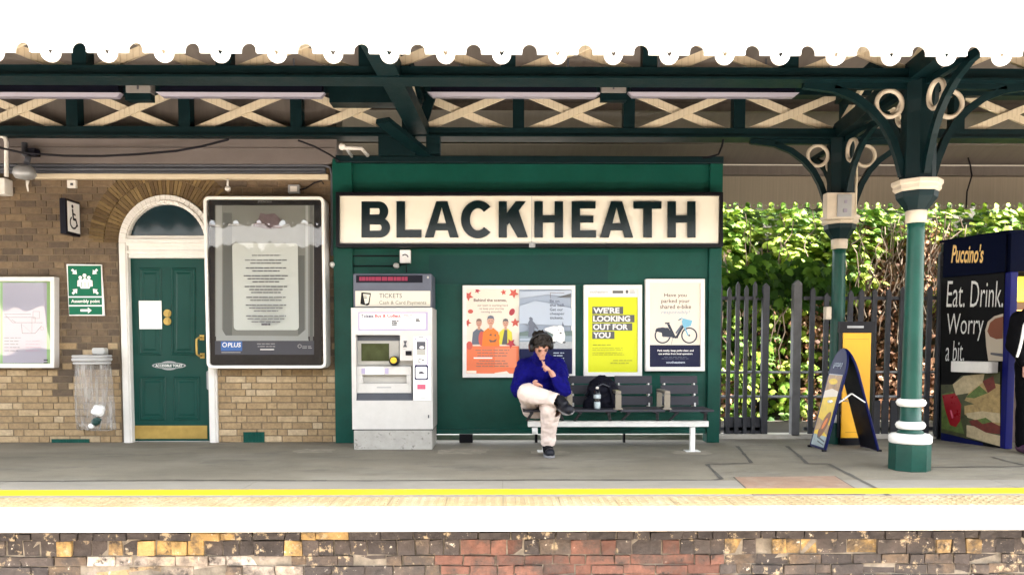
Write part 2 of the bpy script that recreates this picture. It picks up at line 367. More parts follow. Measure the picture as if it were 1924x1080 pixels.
# platform wall below the edge: every brick modelled, faces spalled
def pwall():
    t = thing("platform_wall", (0, 5.0, -1), "weathered grey and red brick platform wall with flaking patches below the white platform edge", "wall")
    one(lambda m: m.box(XL, XR, 5.065, 5.2, -1.0, -.003), "mortar_backing", MATS["mortar_dark"], t)
    g, rd = MB(), MB(); r2 = random.Random(3)
    z = -.064; row = 0
    while z > -.95:
        h = (.061, .057, .105)[row] if row < 3 else .068; x = XL / 2.0 - (row % 2) * .12
        while x < -XL / 2.0:
            w = r2.choice((.10, .11, .215, .215, .19) if row != 2 else (.095, .10, .11, .12, .2)) ; cx = x + w / 2
            pu = 945 + cx * 1445 / 5.05; proud = .022 if row < 2 else 0
            red = (row >= 3 and 795 + r2.uniform(-25, 25) < pu < 1375 + r2.uniform(-25, 25)) or (row == 2 and 850 < pu < 1280 and r2.random() < .25)
            if row < 2: tone = r2.choice((.0, .0, .05, .1, .15, .05) if r2.random() < .88 else (.5, .72))  # top two rows darkened: the coping's shadow put into the brick tones
            elif row == 2: tone = r2.choice((.05, .25, .1, .4, .3, .68, .74, .76) if pu < 640 or pu > 1280 else (.1, .3, .45, .2, .88, .5))
            elif 80 < pu < 560: tone = r2.choice((.8, .9, .93, .97, .88, .6))
            else: tone = r2.choice((.1, .2, .35, .45, .3, .6))
            dy = r2.uniform(-.012, .014); m = rd if red else g
            j = lambda: r2.uniform(-.006, .006)
            x0, x1, z0, z1, yf = x + .004, x + w - .004, z - h + .005, z - .003, 5.052 + dy - proud
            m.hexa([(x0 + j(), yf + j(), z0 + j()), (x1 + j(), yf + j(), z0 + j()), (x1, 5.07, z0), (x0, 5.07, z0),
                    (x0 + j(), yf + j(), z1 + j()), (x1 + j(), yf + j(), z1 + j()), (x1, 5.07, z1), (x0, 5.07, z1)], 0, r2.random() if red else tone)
            x += w
        z -= h; row += 1
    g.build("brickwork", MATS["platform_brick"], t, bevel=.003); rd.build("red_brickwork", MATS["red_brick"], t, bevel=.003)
pwall()

# ================================================================== BUILDING AND HOARDING
DCX, DCV, DR = 314.5, 457, 88.5             # door arch: centre and radius in photo pixels
def building():
    t = thing("brick_building", P(300, 830, YW), "yellow and brown brick station building with a green arched door", "building")
    c = P(DCX, DCV, YW); px = 8.7 / FP
    xl, xr = P(229, 800, YW).x, P(403, 800, YW).x
    ro = 145 * px
    g = MB(); r2 = random.Random(11); row = 0; z = 0.0; Xe = P(634, 600, YW).x
    while z < 3.17:
        h = .075; x = -9.0 - (.06 if row % 2 else 0); k = 0
        while x < Xe:
            w = (.2275 if k % 2 else .115) if r2.random() < .75 else .2275
            k += 1
            if x + w > Xe - .05: w = Xe - x
            a, b2 = x, x + w; zc = z + h / 2
            if zc < c.z:                    # clip at the door opening
                if b2 > xl and a < xr:
                    if a < xl: b2 = xl
                    elif b2 > xr: a = xr
                    else: x += w; continue
            elif math.hypot((a + b2) / 2 - c.x, zc - c.z) < ro - .03: x += w; continue
            if zc > c.z and math.hypot((a + b2) / 2 - c.x, zc - c.z) < ro + .1:
                pass
            if b2 - a > .03:
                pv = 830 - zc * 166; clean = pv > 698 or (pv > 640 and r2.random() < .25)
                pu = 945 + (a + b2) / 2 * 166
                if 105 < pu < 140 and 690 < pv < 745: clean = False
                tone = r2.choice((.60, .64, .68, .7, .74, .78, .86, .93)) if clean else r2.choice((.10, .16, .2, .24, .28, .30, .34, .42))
                j = r2.uniform(-.003, .003)
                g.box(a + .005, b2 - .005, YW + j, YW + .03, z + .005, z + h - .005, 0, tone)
            x += w
        z += h; row += 1
    g.build("brick_wall", MATS["stock_brick"], t, bevel=.003)
    def back(m):
        m.box(-9.0, xl, YW + .007, YW + .35, -.02, 3.2); m.box(xr, Xe, YW + .007, YW + .35, -.02, 3.2)
        n = 24                               # spandrel above the opening
        pts = [(c.x + DR * px * math.cos(math.pi * k / n), YW + .007, c.z + DR * px * math.sin(math.pi * k / n)) for k in range(n + 1)]
        for k in range(n):
            a_, b_ = pts[k], pts[k + 1]
            m.hexa([(b_[0], YW + .007, b_[2]), (a_[0], YW + .007, a_[2]), (a_[0], YW + .35, a_[2]), (b_[0], YW + .35, b_[2]),
                    (b_[0], YW + .007, 3.2), (a_[0], YW + .007, 3.2), (a_[0], YW + .35, 3.2), (b_[0], YW + .35, 3.2)])
    one(back, "mortar_bed", MATS["mortar"], t)
    def arch(m):
        r3 = random.Random(5); r0, r1 = DR * px - .002, ro; rm = (r0 + r1) / 2
        for ra, rb, n in ((r0, rm - .003, 46), (rm + .003, r1, 60)):
            base = [r3.random() for _ in range(n)]
            for k in range(n):
                a0, a1 = math.pi * k / n + .004, math.pi * (k + 1) / n - .004
                q = [(c.x + r * math.cos(a), YW - .003 + r3.uniform(-.002, .002), c.z + r * math.sin(a)) for r, a in ((ra, a0), (rb, a0), (rb, a1), (ra, a1))]
                m.prism(q, (0, .03, 0), 0, base[k])
    one(arch, "brick_arch", MATS["arch_brick"], t, bevel=.003)
    for u0, u1, v0, v1 in ((98, 168, 824, 832), (458, 497, 811, 831)):
        a, b = P(u0, v1, YW), P(u1, v0, YW)
        def vent(m):
            m.box(a.x, b.x, YW - .012, YW + .01, a.z, b.z)
            for k in range(6):
                x = a.x + (b.x - a.x) * (k + .3) / 6.2; m.box(x, x + .012, YW - .016, YW - .012, a.z + .01, b.z - .01)
        one(vent, "air_vent", GREEN, t)
    # door frame: jambs, round head and transom
    def frame(m):
        r0, r1, n = 71 * px, DR * px - .004, 28
        for k in range(n):
            a0, a1 = math.pi * k / n, math.pi * (k + 1) / n
            for ra, rb, y in ((r0, r1, YW - .03), (r0 + .012, r1 - .06, YW - .05)):
                m.prism([(c.x + r * math.cos(a), y, c.z + r * math.sin(a)) for r, a in ((ra, a0), (rb, a0), (rb, a1), (ra, a1))], (0, .15 if y > YW - .04 else .03, 0))
        x0, x1 = c.x - r1, c.x - P(0, 0, YW).x
        for s in (-1, 1):
            xa, xb = c.x + s * r1, c.x + s * 72 * px
            m.box(xa, xb, YW - .03, YW + .12, 0, c.z); m.box(xa - s * .02, xb + s * .015, YW - .045, YW - .03, 0, c.z)
        zt = P(DCX, 485, YW).z; zb = P(DCX, 443, YW).z
        m.box(c.x - 71 * px, c.x + 71 * px, YW - .02, YW + .12, zt, zb)
        for v0, v1, y in ((449, 456, .05), (456, 462, .035), (470, 476, .03)):
            m.box(c.x - 74 * px, c.x + 74 * px, YW - y, YW - .01, P(0, v1, YW).z, P(0, v0, YW).z)
    one(frame, "door_frame", OFFWHITE, t, bevel=.006)
    def fan(m):
        n = 28; r = 72 * px; zb = P(DCX, 444, YW).z
        a0 = math.asin((zb - c.z) / r)
        m.face([(c.x + r * math.cos(a0 + (math.pi - 2 * a0) * k / n), YW + .03, c.z + r * math.sin(a0 + (math.pi - 2 * a0) * k / n)) for k in range(n + 1)])
    one(fan, "fanlight", DARKGLASS, t)
    Yd = YW + .04
    def leaf(m):
        a, b = P(242, 826, YW), P(391, 485, YW); m.box(a.x, b.x, Yd, Yd + .06, .012, b.z)
    d = one(leaf, "door", DOORG, t, bevel=.004)
    for u0, u1, v0, v1 in ((261, 304, 503, 667), (322, 368, 503, 667), (262, 312, 707, 789), (326, 376, 707, 789)):
        def pan(m):
            framed_pts = [(u0, v0), (u1, v0), (u1, v1), (u0, v1)]
            o = [P(u, v, Yd - .001) for u, v in framed_pts]; cx = Vector(((o[0].x + o[1].x) / 2, 0, (o[0].z + o[2].z) / 2))
            def ins(k, y): return [Vector((p.x + (k if p.x < cx.x else -k), y, p.z + (k if p.z < cx.z else -k))) for p in o]
            L_ = [ins(0, Yd - .002), ins(.010, Yd - .012), ins(.022, Yd - .012), ins(.030, Yd - .003), ins(.055, Yd - .003), ins(.07, Yd - .010)]
            vv = [[m.bm.verts.new(p) for p in q] for q in L_]
            for A, B in zip(vv, vv[1:]):
                for k in range(4): m.bm.faces.new((A[k], A[(k + 1) % 4], B[(k + 1) % 4], B[k]))
            m.bm.faces.new(vv[-1])
        one(pan, "door_panel", DOORG, d)
    one(lambda m: m.pbox(244, 389, 799, 824, Yd - .005, Yd + .001), "kick_plate", BRASS, d, bevel=.002)
    one(lambda m: m.pbox(262, 303, 565, 618, Yd - .017, Yd - .011), "paper_notice", PAPER, d)
    for v in (588.5, 603.5):
        def lock(m):
            p = P(315.5, v, Yd); m.tube([(p.x, Yd + .002, p.z), (p.x, Yd - .02, p.z)], .043, 18); m.tube([(p.x, Yd - .02, p.z), (p.x, Yd - .032, p.z)], .022, 12)
        one(lock, "door_lock", BRASS, d)
    def handle(m):
        p, q = P(379, 634, Yd), P(379, 668, Yd); y = Yd - .07
        m.tube([(p.x, Yd, p.z), (p.x, y, p.z), (p.x - .03, y - .005, p.z - .02), (p.x - .03, y - .005, q.z + .02), (q.x, y, q.z), (q.x, Yd, q.z)], .013, 8)
        m.box(p.x - .02, p.x + .03, Yd - .008, Yd, p.z - .03, p.z + .03); m.box(p.x - .02, p.x + .03, Yd - .008, Yd, q.z - .03, q.z + .03)
    one(handle, "door_handle", BRASS, d)
    pr = Print(Yd - .006)
    pr.ell(317.5, 686.5, 32, 6, GREY); pr.ell(317.5, 686.5, 18, 8.6, GREY); pr.ell(317.5, 686.5, 29, 4.6, DOORG); pr.text("ACCESSIBLE TOILET", 292, 684, 343, 689, PAPER, .02)
    pr.build("name_plate", d)
    one(lambda m: m.prism(rrect(P(375, 0, Yd).x, P(384, 0, Yd).x, P(0, 732, Yd).z, P(0, 696, Yd).z, .02, Yd - .03), (0, .03, 0)), "door_keypad", GREY, d)  # grey keypad on the right side of the door
    # boards above the brickwork
    def boards(m):
        a, b = P(-160, 306, 8.62), P(632, 262, 8.62); n = 8; pts = [(a.x, 8.62, a.z), ]
        r = .12
        pts += [(b.x - r + r * math.sin(R(90) * k / n), 8.62, a.z + r - r * math.cos(R(90) * k / n)) for k in range(n + 1)]
        pts += [(b.x, 8.62, b.z + .1), (a.x, 8.62, b.z + .1)]
        m.prism(pts, (0, .06, 0))
        zm = P(0, 279, 8.62).z; m.box(a.x, b.x - .005, 8.605, 8.622, zm, zm + .012)
    one(boards, "fascia_board", SOFFIT_P, t, bevel=.004)
    one(lambda m: m.box(-9, Xe, YW + .05, YW + .4, 3.18, 4.3), "upper_wall", SOFFIT, t)
building()

def conduit():
    t = thing("conduit_trunking", P(300, 332, 8.66), "long cream cable trunking running along the top of the brick wall", "trunking")
    a, b = P(40, 336, 8.66), P(617, 328, 8.66)
    one(lambda m: m.box(a.x, b.x, 8.64, 8.71, a.z, b.z), "trunking_body", CREAM, t, bevel=.006)
    def pipes(m):
        for v, r in ((311, .018), (318, .022), (324, .014)):
            p, q = P(-100, v, 8.66), P(612 if v != 311 else 624, v, 8.66)
            path = [p, q - Vector((.1, 0, 0)), q - Vector((.02, 0, .02)), q - Vector((0, 0, .1)), P(624, 480 if v == 311 else 335, 8.66)] if v == 311 else [p, q]
            m.tube(path, r, 8)
    one(pipes, "pipe_run", DGREY, t)
conduit()
def wall_bits():
    t = thing("wall_sensor", P(428, 345, 8.66), "small white ball sensor hanging below the trunking above the poster case", "sensor")
    p = P(428, 355, 8.62)
    one(lambda m: m.tube([P(428, 337, 8.64), P(428, 350, 8.62)], .012, 8), "sensor_stem", OFFWHITE, t)
    one(lambda m: m.lathe([(.005, -.03), (.026, -.02), (.033, 0), (.026, .02), (.012, .03)], p, 14), "sensor_head", OFFWHITE, t)
    t = thing("junction_box", P(551, 355, 8.66), "small grey square junction box on the bricks right of the ball sensor", "junction box")
    one(lambda m: m.pbox(541, 562, 347, 363, 8.65, 8.71), "box_body", GREY, t, bevel=.006)
    one(lambda m: m.pbox(545, 558, 350, 360, 8.643, 8.65), "box_lid", OFFWHITE, t, bevel=.003)
    one(lambda m: m.tube([P(562, 357, 8.68), P(575, 354, 8.68), P(590, 344, 8.68), P(604, 340, 8.68), P(608, 346, 8.68)], .008, 6), "box_cable", CABLE, t)
    t = thing("wall_switch", P(134, 345, 8.69), "small cream square switch plate on the dark bricks above the wheelchair sign", "switch")
    one(lambda m: m.pbox(126, 142, 338, 353, 8.665, 8.705), "switch_plate", OFFWHITE, t, bevel=.004)
    one(lambda m: m.pbox(132, 136, 344, 348, 8.655, 8.665), "switch_button", DGREY, t)
    t = thing("alarm_box", P(760, 482, 8.62), "small white alarm box with a grey symbol fixed under the station name board", "alarm")
    one(lambda m: m.pbox(751, 771, 469, 494, 8.585, 8.66), "alarm_case", PAPER, t, bevel=.008)
    pr = Print(8.584); pr.line([(756, 480), (760, 478), (764, 479), (767, 483)], 2.2, DGREY); pr.build("alarm_symbol", t)
    for nm, u, v in (("pale round clamp on the cable at the brick corner beside the name board", 624, 497), ("pale round clamp on the cable just left of the white alarm box", 744, 499)):
        t = thing("cable_clamp", P(u, v, 8.62), nm, "clamp", "cable clamps on the hoarding")
        p = P(u, v, 8.62)
        one(lambda m: m.tube([(p.x, 8.66, p.z), (p.x, 8.61, p.z), (p.x, 8.595, p.z)], [.034, .03, .012], 12), "clamp_body", OFFWHITE, t)
    t = thing("wall_cable", P(690, 490, 8.64), "thin dark cables clipped along the green hoarding under the name board", "cable")
    one(lambda m: (m.tube([P(627, 481, 8.645), P(750, 481, 8.645)], .007, 6), m.tube([P(626, 500, 8.645), P(742, 500, 8.645), P(763, 496, 8.645), P(764, 512, 8.645)], .006, 6)), "cable_run", CABLE, t)
    t = thing("hanging_cable", P(200, 290, 8.4), "black cable drooping in a long curve under the lattice beam at the left", "cable")
    def droop(m):
        m.tube([P(u, v, 8.45) for u, v in ((-60, 250), (0, 278), (40, 287), (120, 293), (190, 293.5), (260, 290), (330, 284), (380, 275), (430, 262))], .012, 6)
        m.tube([P(u, v, 8.45) for u, v in ((560, 264), (590, 275), (620, 291), (640, 305))], .010, 6)
    one(droop, "cable_loop", CABLE, t)
    t = thing("hanging_cable", P(1350, 280, 8.5), "short black cable looping down to the top right corner of the green hoarding", "cable")
    one(lambda m: m.tube([P(u, v, 8.5) for u, v in ((1359, 262), (1356, 276), (1350, 290), (1335, 295), (1320, 297))], .011, 6), "cable_loop", CABLE, t)
    t = thing("hanging_cable", P(1815, 340, 10.2), "thin dark cable hanging against the pale boards right of the near column", "cable")
    one(lambda m: m.tube([P(u, v, 10.2) for u, v in ((1770, 288), (1800, 280), (1815, 284), (1823, 310), (1826, 330), (1817, 360), (1815, 392))], .011, 6), "cable_loop", CABLE, t)
    # lamp and pipe at the left edge
    t = thing("wall_lamp", P(46, 320, 8.5), "grey oval bulkhead lamp on a bracket at the top left of the brick wall", "lamp")
    p = P(46, 322, 8.45)
    one(lambda m: m.lathe([(.02, -.09), (.09, -.075), (.115, -.03), (.10, .03), (.06, .06), (.03, .07)], (p.x, 8.45, p.z), 20), "lamp_shade", GREY, t)
    one(lambda m: m.tube([P(50, 306, 8.45), P(53, 296, 8.5), P(46, 290, 8.55), P(46, 268, 8.55)], .03, 10), "lamp_bracket", DGREY, t)
    one(lambda m: m.pbox(50, 66, 278, 292, 8.5, 8.6), "lamp_box", NAVYBLK, t, bevel=.008)
    one(lambda m: m.tube([P(52, 338, 8.66), P(51, 348, 8.66), P(53, 360, 8.66)], [.02, .012, .008], 8), "lamp_stem", OFFWHITE, t)
    t = thing("down_pipe", P(11, 300, 8.55), "white vertical pipe with a bend at the far left above the timetable case", "pipe")
    one(lambda m: m.tube([P(-8, 256, 8.55), P(4, 256, 8.55), P(10, 260, 8.55), P(12, 268, 8.55), P(12, 332, 8.55)], .022, 10), "pipe_tube", OFFWHITE, t)
    one(lambda m: m.pbox(-60, 8, 334, 364, 8.55, 8.7), "pipe_cover", OFFWHITE, t, bevel=.01)
wall_bits()

def acc_sign():
    xa, xb = P(113, 410, 8.41).x, P(125, 410, 8.41).x
    t = thing("accessible_sign", (xb, 8.55, 2.5), "black box sign with a white wheelchair panel projecting from the bricks left of the door", "sign")
    one(lambda m: m.box(xa, xb, 8.40, 8.68, 2.295, 2.675), "sign_box", NAVYBLK, t, bevel=.006)
    one(lambda m: m.box(xa + .01, xb - .01, 8.68, 8.72, 2.33, 2.64), "wall_bracket", DGREY, t)
    Y0, Y1, Z0, Z1 = 8.425, 8.665, 2.325, 2.65
    at = lambda u, v, y: Vector((xb + .002 + (10 - y), Y0 + (Y1 - Y0) * u, Z0 + (Z1 - Z0) * v))
    pr = Print(10, at)
    pr.rect(0, 0, 1, 1, PAPER)
    K = NAVYBLK
    pr.ell(.42, .86, .085, .062, K, 14)
    pr.poly([(.36, .78), (.48, .78), (.52, .48), (.40, .48)], K)
    pr.poly([(.42, .66), (.66, .63), (.66, .57), (.42, .60)], K)
    pr.poly([(.42, .50), (.70, .48), (.84, .24), (.74, .21), (.64, .40), (.42, .41)], K)
    n = 16
    for k in range(n):
        a0, a1 = R(115 + 230 * k / n), R(115 + 230 * (k + 1) / n)
        pr.poly([(.44 + r * math.cos(a), .32 + r * .74 * math.sin(a)) for r, a in ((.21, a0), (.29, a0), (.29, a1), (.21, a1))], K)
    pr.build("wheelchair_panel", t)
acc_sign()

SGREEN = mat("sign_green", (.0008, .13, .065), .5, spec=.2)
def assembly():
    t = thing("assembly_sign", P(160, 545, 8.68), "green assembly point sign with white arrows and figures on the brick wall", "sign")
    sk = lambda u, v, y: P(u + (v - 545) * .03, v, y)
    a = [sk(u, v, 8.672) for u, v in ((126, 496), (192, 497), (195, 593), (128, 593))]
    one(lambda m: m.prism(a, (0, .02, 0)), "sign_plate", PAPER, t, bevel=.004)
    pr = Print(8.671, sk)
    pr.rect(128.5, 499, 191, 556.5, SGREEN); pr.rect(128.5, 559, 191, 573, SGREEN); pr.rect(128.5, 575.5, 191, 591, SGREEN)
    Wt = PAPER
    def arrow(cx, cy, dx, dy, L_, w):
        nx, ny = -dy, dx
        pr.poly([(cx - dx * L_ + nx * w, cy - dy * L_ + ny * w), (cx + nx * w, cy + ny * w), (cx - nx * w, cy - ny * w), (cx - dx * L_ - nx * w, cy - dy * L_ - ny * w)], Wt)
        pr.poly([(cx + nx * w * 2.6 - dx, cy + ny * w * 2.6 - dy), (cx + dx * w * 2.8, cy + dy * w * 2.8), (cx - nx * w * 2.6 - dx, cy - ny * w * 2.6 - dy)], Wt)
    q = .7071
    arrow(141, 511, q, q, 7, 2.2); arrow(179, 511, -q, q, 7, 2.2); arrow(141, 547, q, -q, 7, 2.2); arrow(179, 547, -q, -q, 7, 2.2)
    for u, v, r in ((159.5, 517.5, 3.6), (151.5, 521.5, 3.4), (167.5, 521.5, 3.4), (160, 525, 3.4)): pr.ell(u, v, r, r, Wt, 14)
    pr.poly([(146, 527), (150, 525), (169, 525), (174, 527), (174.5, 538), (170, 538), (168, 542), (152, 542), (150, 538), (145.5, 538)], Wt)
    for u in (153.5, 160, 166): pr.line([(u, 530), (u, 540)], .8, SGREEN)
    pr.text("Assembly point", 133, 562.5, 187, 570.5, Wt, .02)
    arrow(165, 583, 1, 0, 15, 2.2)
    pr.build("sign_print", t)
assembly()

LILACP = mat("map_paper", (.34, .325, .41), .5); LGREEN = mat("case_green", (.22, .42, .14), .5); INK = mat("ink_grey", (.07, .07, .085), .6); INKR = mat("ink_pink", (.45, .22, .28), .6)
def timetable():
    t = thing("notice_case", P(10, 605, 8.66), "white framed notice case with a station map behind glass at the far left", "notice case")
    framed("case_frame", -92, 520, 102, 691, 8.60, 8.70, 8, OFFWHITE, t)
    pr = Print(8.67)
    pr.rect(-84, 527, 95, 684, LGREEN); pr.rect(5, 531, 88, 682, LILACP); pr.rect(-84, 531, 0, 682, PAPER)
    pr.line([(8, 590), (58, 590)], .8, INK); pr.line([(8, 596), (66, 596), (66, 606), (30, 606), (22, 600)], .8, INK); pr.line([(10, 592), (24, 606), (80, 606)], .8, INK)
    pr.line([(40, 608), (42, 626), (66, 626), (78, 612)], .9, INK); pr.line([(42, 610), (58, 624)], .7, INKR); pr.line([(60, 596), (60, 626)], .6, INK)
    pr.ring(79, 617, 2.5, 3.6, INKR, 14); pr.line([(62, 585), (74, 585), (74, 598), (62, 598), (62, 585)], .6, INK)
    pr.lines(8, 40, 545, 7, 5, 1.1, LILACP, 5); pr.lines(8, 42, 634, 5, 6, .9, INK, 6); pr.lines(48, 84, 640, 4, 6, .8, INKR, 8); pr.lines(-70, -8, 550, 18, 7, 1.2, INK, 9)
    pr.rect(82, 675, 90, 677, NAVYBLK); pr.rect(82, 680, 90, 682, NAVYBLK)
    pr.build("map_print", t)
    panes(t, -84, 528, 94, 683, 8.625, .03)
timetable()

# ------------------------------------------------------------------ big poster case
CASEG = mat("case_grey_backing", (.16, .17, .155), .5, noise=.1, nscale=2); BLUE = mat("logo_blue", (.02, .12, .40), .4); PALE = mat("notice_paper", (.52, .56, .53), .5)
def poster_case():
    t = thing("poster_case", P(500, 530, 8.5), "tall black poster case with white rounded rim and typed notice beside the arched door", "poster case")
    Y = 8.47
    a, b = P(388, 692, Y), P(609, 369, Y)
    def rim(m):
        o, i = rrect(a.x, b.x, a.z, b.z, .06, Y), rrect(a.x + .033, b.x - .033, a.z + .033, b.z - .033, .035, Y)
        A = [m.bm.verts.new(p) for p in o]; B = [m.bm.verts.new(p) for p in i]; A2 = [m.bm.verts.new(p + Vector((0, .22, 0))) for p in o]; B2 = [m.bm.verts.new(p + Vector((0, .03, 0))) for p in i]
        n = len(A)
        for k in range(n):
            j = (k + 1) % n
            for q in ((A[k], A[j], B[j], B[k]), (A2[k], A2[j], A[j], A[k]), (B[k], B[j], B2[j], B2[k])): m.bm.faces.new(q)
    one(rim, "case_rim", WHITE, t, bevel=.008)
    pr = Print(Y + .03)
    pr.rect(393, 374, 604, 688, BLACK); pr.rect(404, 386, 590, 632, CASEG)
    GL2 = mat("case_grey_pale", (.29, .31, .30), .45); GL3 = mat("case_grey_dark", (.085, .095, .09), .5)
    pr.rect(406, 386, 417, 640, GL2); pr.rect(419, 400, 436, 640, GL3); pr.rect(574, 386, 579, 640, GL2); pr.rect(582, 386, 588, 640, GL3)
    pr.rect(560, 480, 572, 628, GL3)
    pr.poly([(413, 612), (424, 630), (560, 631), (575, 618), (580, 640), (590, 646), (404, 646)], GL2)
    pr.text("JCDecaux", 484, 377, 511, 381.5, GREY, .01)
    pr.rect(404, 640, 590, 666, mat("case_slate", (.03, .035, .055), .4)); pr.rect(404, 666, 590, 684, BLACK)
    # logo bottom left, small print and a round mark bottom right
    pr.rect(415, 641, 455, 659, BLUE); pr.ring(422, 647.5, 3, 4.6, PAPER, 16); pr.text("PLUS", 428, 643.5, 452, 652, PAPER, .02, .1)
    pr.rect(416, 661, 452, 662.5, GREY); pr.lines(478, 524, 645, 2, 5, 1.4, GREY, 3, True); pr.rect(489, 655.5, 515, 657.2, PAPER)
    pr.ring(563, 650, 2.6, 3.8, GREY, 14); pr.lines(568, 588, 650, 2, 3, 1.3, GREY, 5)
    pr.build("case_print", t)
    p0, p1 = P(440, 620, Y + .028), P(560, 457, Y + .028)
    one(lambda m: m.face(rrect(p0.x, p1.x, p0.z, p1.z, .04, Y + .0165)), "typed_notice", PALE, t)
    pn = Print(Y + .016)
    v = 479
    for k, n in enumerate((1, 2, 2, 3, 3, 2, 3, 3)):
        for j in range(n):
            w = (82 if j < n - 1 else 56) + (k * 7 % 9); pn.lines(500 - w / 2, 500 + w / 2, v, 1, 1, 1.7, INK, k * 5 + j, True, .9); v += 5.6
        v += 3.4
    pn.lines(491, 509, 607, 1, 1, 4, INK, 2, True, .95)
    pn.build("notice_print", t)
    # crumpled dark relief behind the top of the pane
    one(lambda m: m.face([P(u, v, Y + .0152) for u, v in ((474, 425), (486, 410), (489, 400), (500, 403), (516, 401), (527, 412), (523, 420), (530, 428), (505, 431))]), "poster_remnant", mat("remnant_mauve", (.11, .075, .085), .6, noise=.4, nscale=30), t)
    panes(t, 394, 375, 604, 687, Y + .012, 0)
poster_case()

# ------------------------------------------------------------------ green hoarding and name board
def hoarding():
    t = thing("green_hoarding", P(990, 820, YG), "large dark green panelled hoarding carrying the station name board and posters", "hoarding")
    z0 = P(0, 813, YG).z
    def panel(m):
        a, b = P(640, 813, YG), P(1340, 300, YG); m.box(a.x, b.x, YG, YG + .12, z0, b.z)
    one(panel, "green_panel", GREEN, t)
    one(lambda m: m.pbox(806, 1143, 479, 534, YG - .004, YG + .01), "repainted_panel", GREEN2, t, bevel=.001)
    for u0, u1 in ((632, 662), (1326, 1357)):
        def post(m):
            a, b = P(u0, 832, YG), P(u1, 300, YG); m.box(a.x, b.x, YG - .045, YG + .14, 0, b.z)
        one(post, "corner_post", GREEN, t, bevel=.006)
    one(lambda m: (m.pbox(662, 1326, 806, 815, YG - .03, YG + .01), ), "bottom_rail", GREEN, t, bevel=.005)
    one(lambda m: m.pbox(630, 1360, 294, 305, YG - .07, YG + .16), "top_rail", DGREEN, t, bevel=.006)
    for u0, u1, z in ((1005, 1010, 0), (1171, 1175, 0)):
        one(lambda m: m.pbox(u0, u1, 812, 836, YG - .02, YG + .04), "support_leg", BLACK, t)
    one(lambda m: m.pbox(863, 888, 815, 833, YG - .02, YG + .08), "support_block", BLACK, t)
hoarding()
SIGNW = mat("sign_cream_enamel", (.80, .76, .65), .12, noise=.03, nscale=3); SIGNK = mat("sign_letter_enamel", (.002, .010, .012), .15, spec=.35)
def name_board():
    Y = 8.50
    t = thing("station_name_board", P(995, 412, Y), "long cream name board with BLACKHEATH in dark capitals and a black frame", "name board")
    one(lambda m: m.pbox(635, 1351, 367, 459, Y, YG - .03), "sign_face", SIGNW, t)
    framed("sign_frame", 631, 361, 1359, 464, Y - .035, YG - .02, 6.5, BLACK, t, .003)
    pr = Print(Y - .001); K = SIGNK; T0, T1 = 378.5, 446.5; w = 18.5; h = 14.5
    R_ = lambda a, b, c_, d: pr.rect(a, b, c_, d, K)
    def arc(cu, cv, rx, ry, wu, wv, a0, a1, n=20):
        for k in range(n):
            p, q = R(a0 + (a1 - a0) * k / n), R(a0 + (a1 - a0) * (k + 1) / n)
            pr.poly([(cu + X * math.cos(z), cv + Z * math.sin(z)) for X, Z, z in ((rx - wu, ry - wv, p), (rx, ry, p), (rx, ry, q), (rx - wu, ry - wv, q))], K)
    # B
    R_(679, T0, 679 + 16, T1)
    for a, b, rx in ((T0, 416, 18), (409, T1, 19.5)):
        m_ = (a + b) / 2; e = 729.5 if rx < 19 else 733; R_(694, a, e - rx, a + 13); R_(694, b - 13, e - rx, b); arc(e - rx, m_, rx, (b - a) / 2, 16, 13, -90, 90)
    # L
    R_(745, T0, 761, T1); R_(760, T1 - h, 792, T1)
    def A(u0, u1):
        m_ = (u0 + u1) / 2
        pr.poly([(u0, T1), (m_ - 10.5, T0), (m_ + 3, T0), (u0 + 17, T1)], K); pr.poly([(u1, T1), (m_ + 10.5, T0), (m_ - 3, T0), (u1 - 17, T1)], K); R_(u0 + 15, 420, u1 - 15, 433)
    A(798, 862)
    arc(898, 412.5, 32, 35.5, 17, 14.5, 42, 318, 30)
    # K
    R_(937, T0, 952.5, T1); pr.poly([(969, T0), (988, T0), (953, 424), (950, 403)], K); pr.poly([(961, 401), (973, 391), (992, T1), (972.5, T1), (955, 415)], K)
    def H(u0, u1): R_(u0, T0, u0 + 16, T1); R_(u1 - 16, T0, u1, T1); R_(u0 + 15, 405, u1 - 15, 418.5)
    H(1004, 1058)
    R_(1074, T0, 1090, T1); R_(1089, T0, 1119, T0 + 13.5); R_(1089, 405.5, 1115, 418.5); R_(1089, T1 - 13.5, 1120, T1)
    A(1127, 1190)
    R_(1190, T0, 1243, T0 + 14); R_(1208.5, T0 + 13, 1225, T1)
    H(1254, 1307)
    pr.build("sign_lettering", t)
    one(lambda m: m.pbox(998.6, 999.6, 369, 457, Y - .0009, Y + .002), "panel_joint", GREY, t)
    one(lambda m: m.pbox(994, 1006, 456, 465, Y - .038, Y - .02), "joint_clip", GREY, t)
name_board()

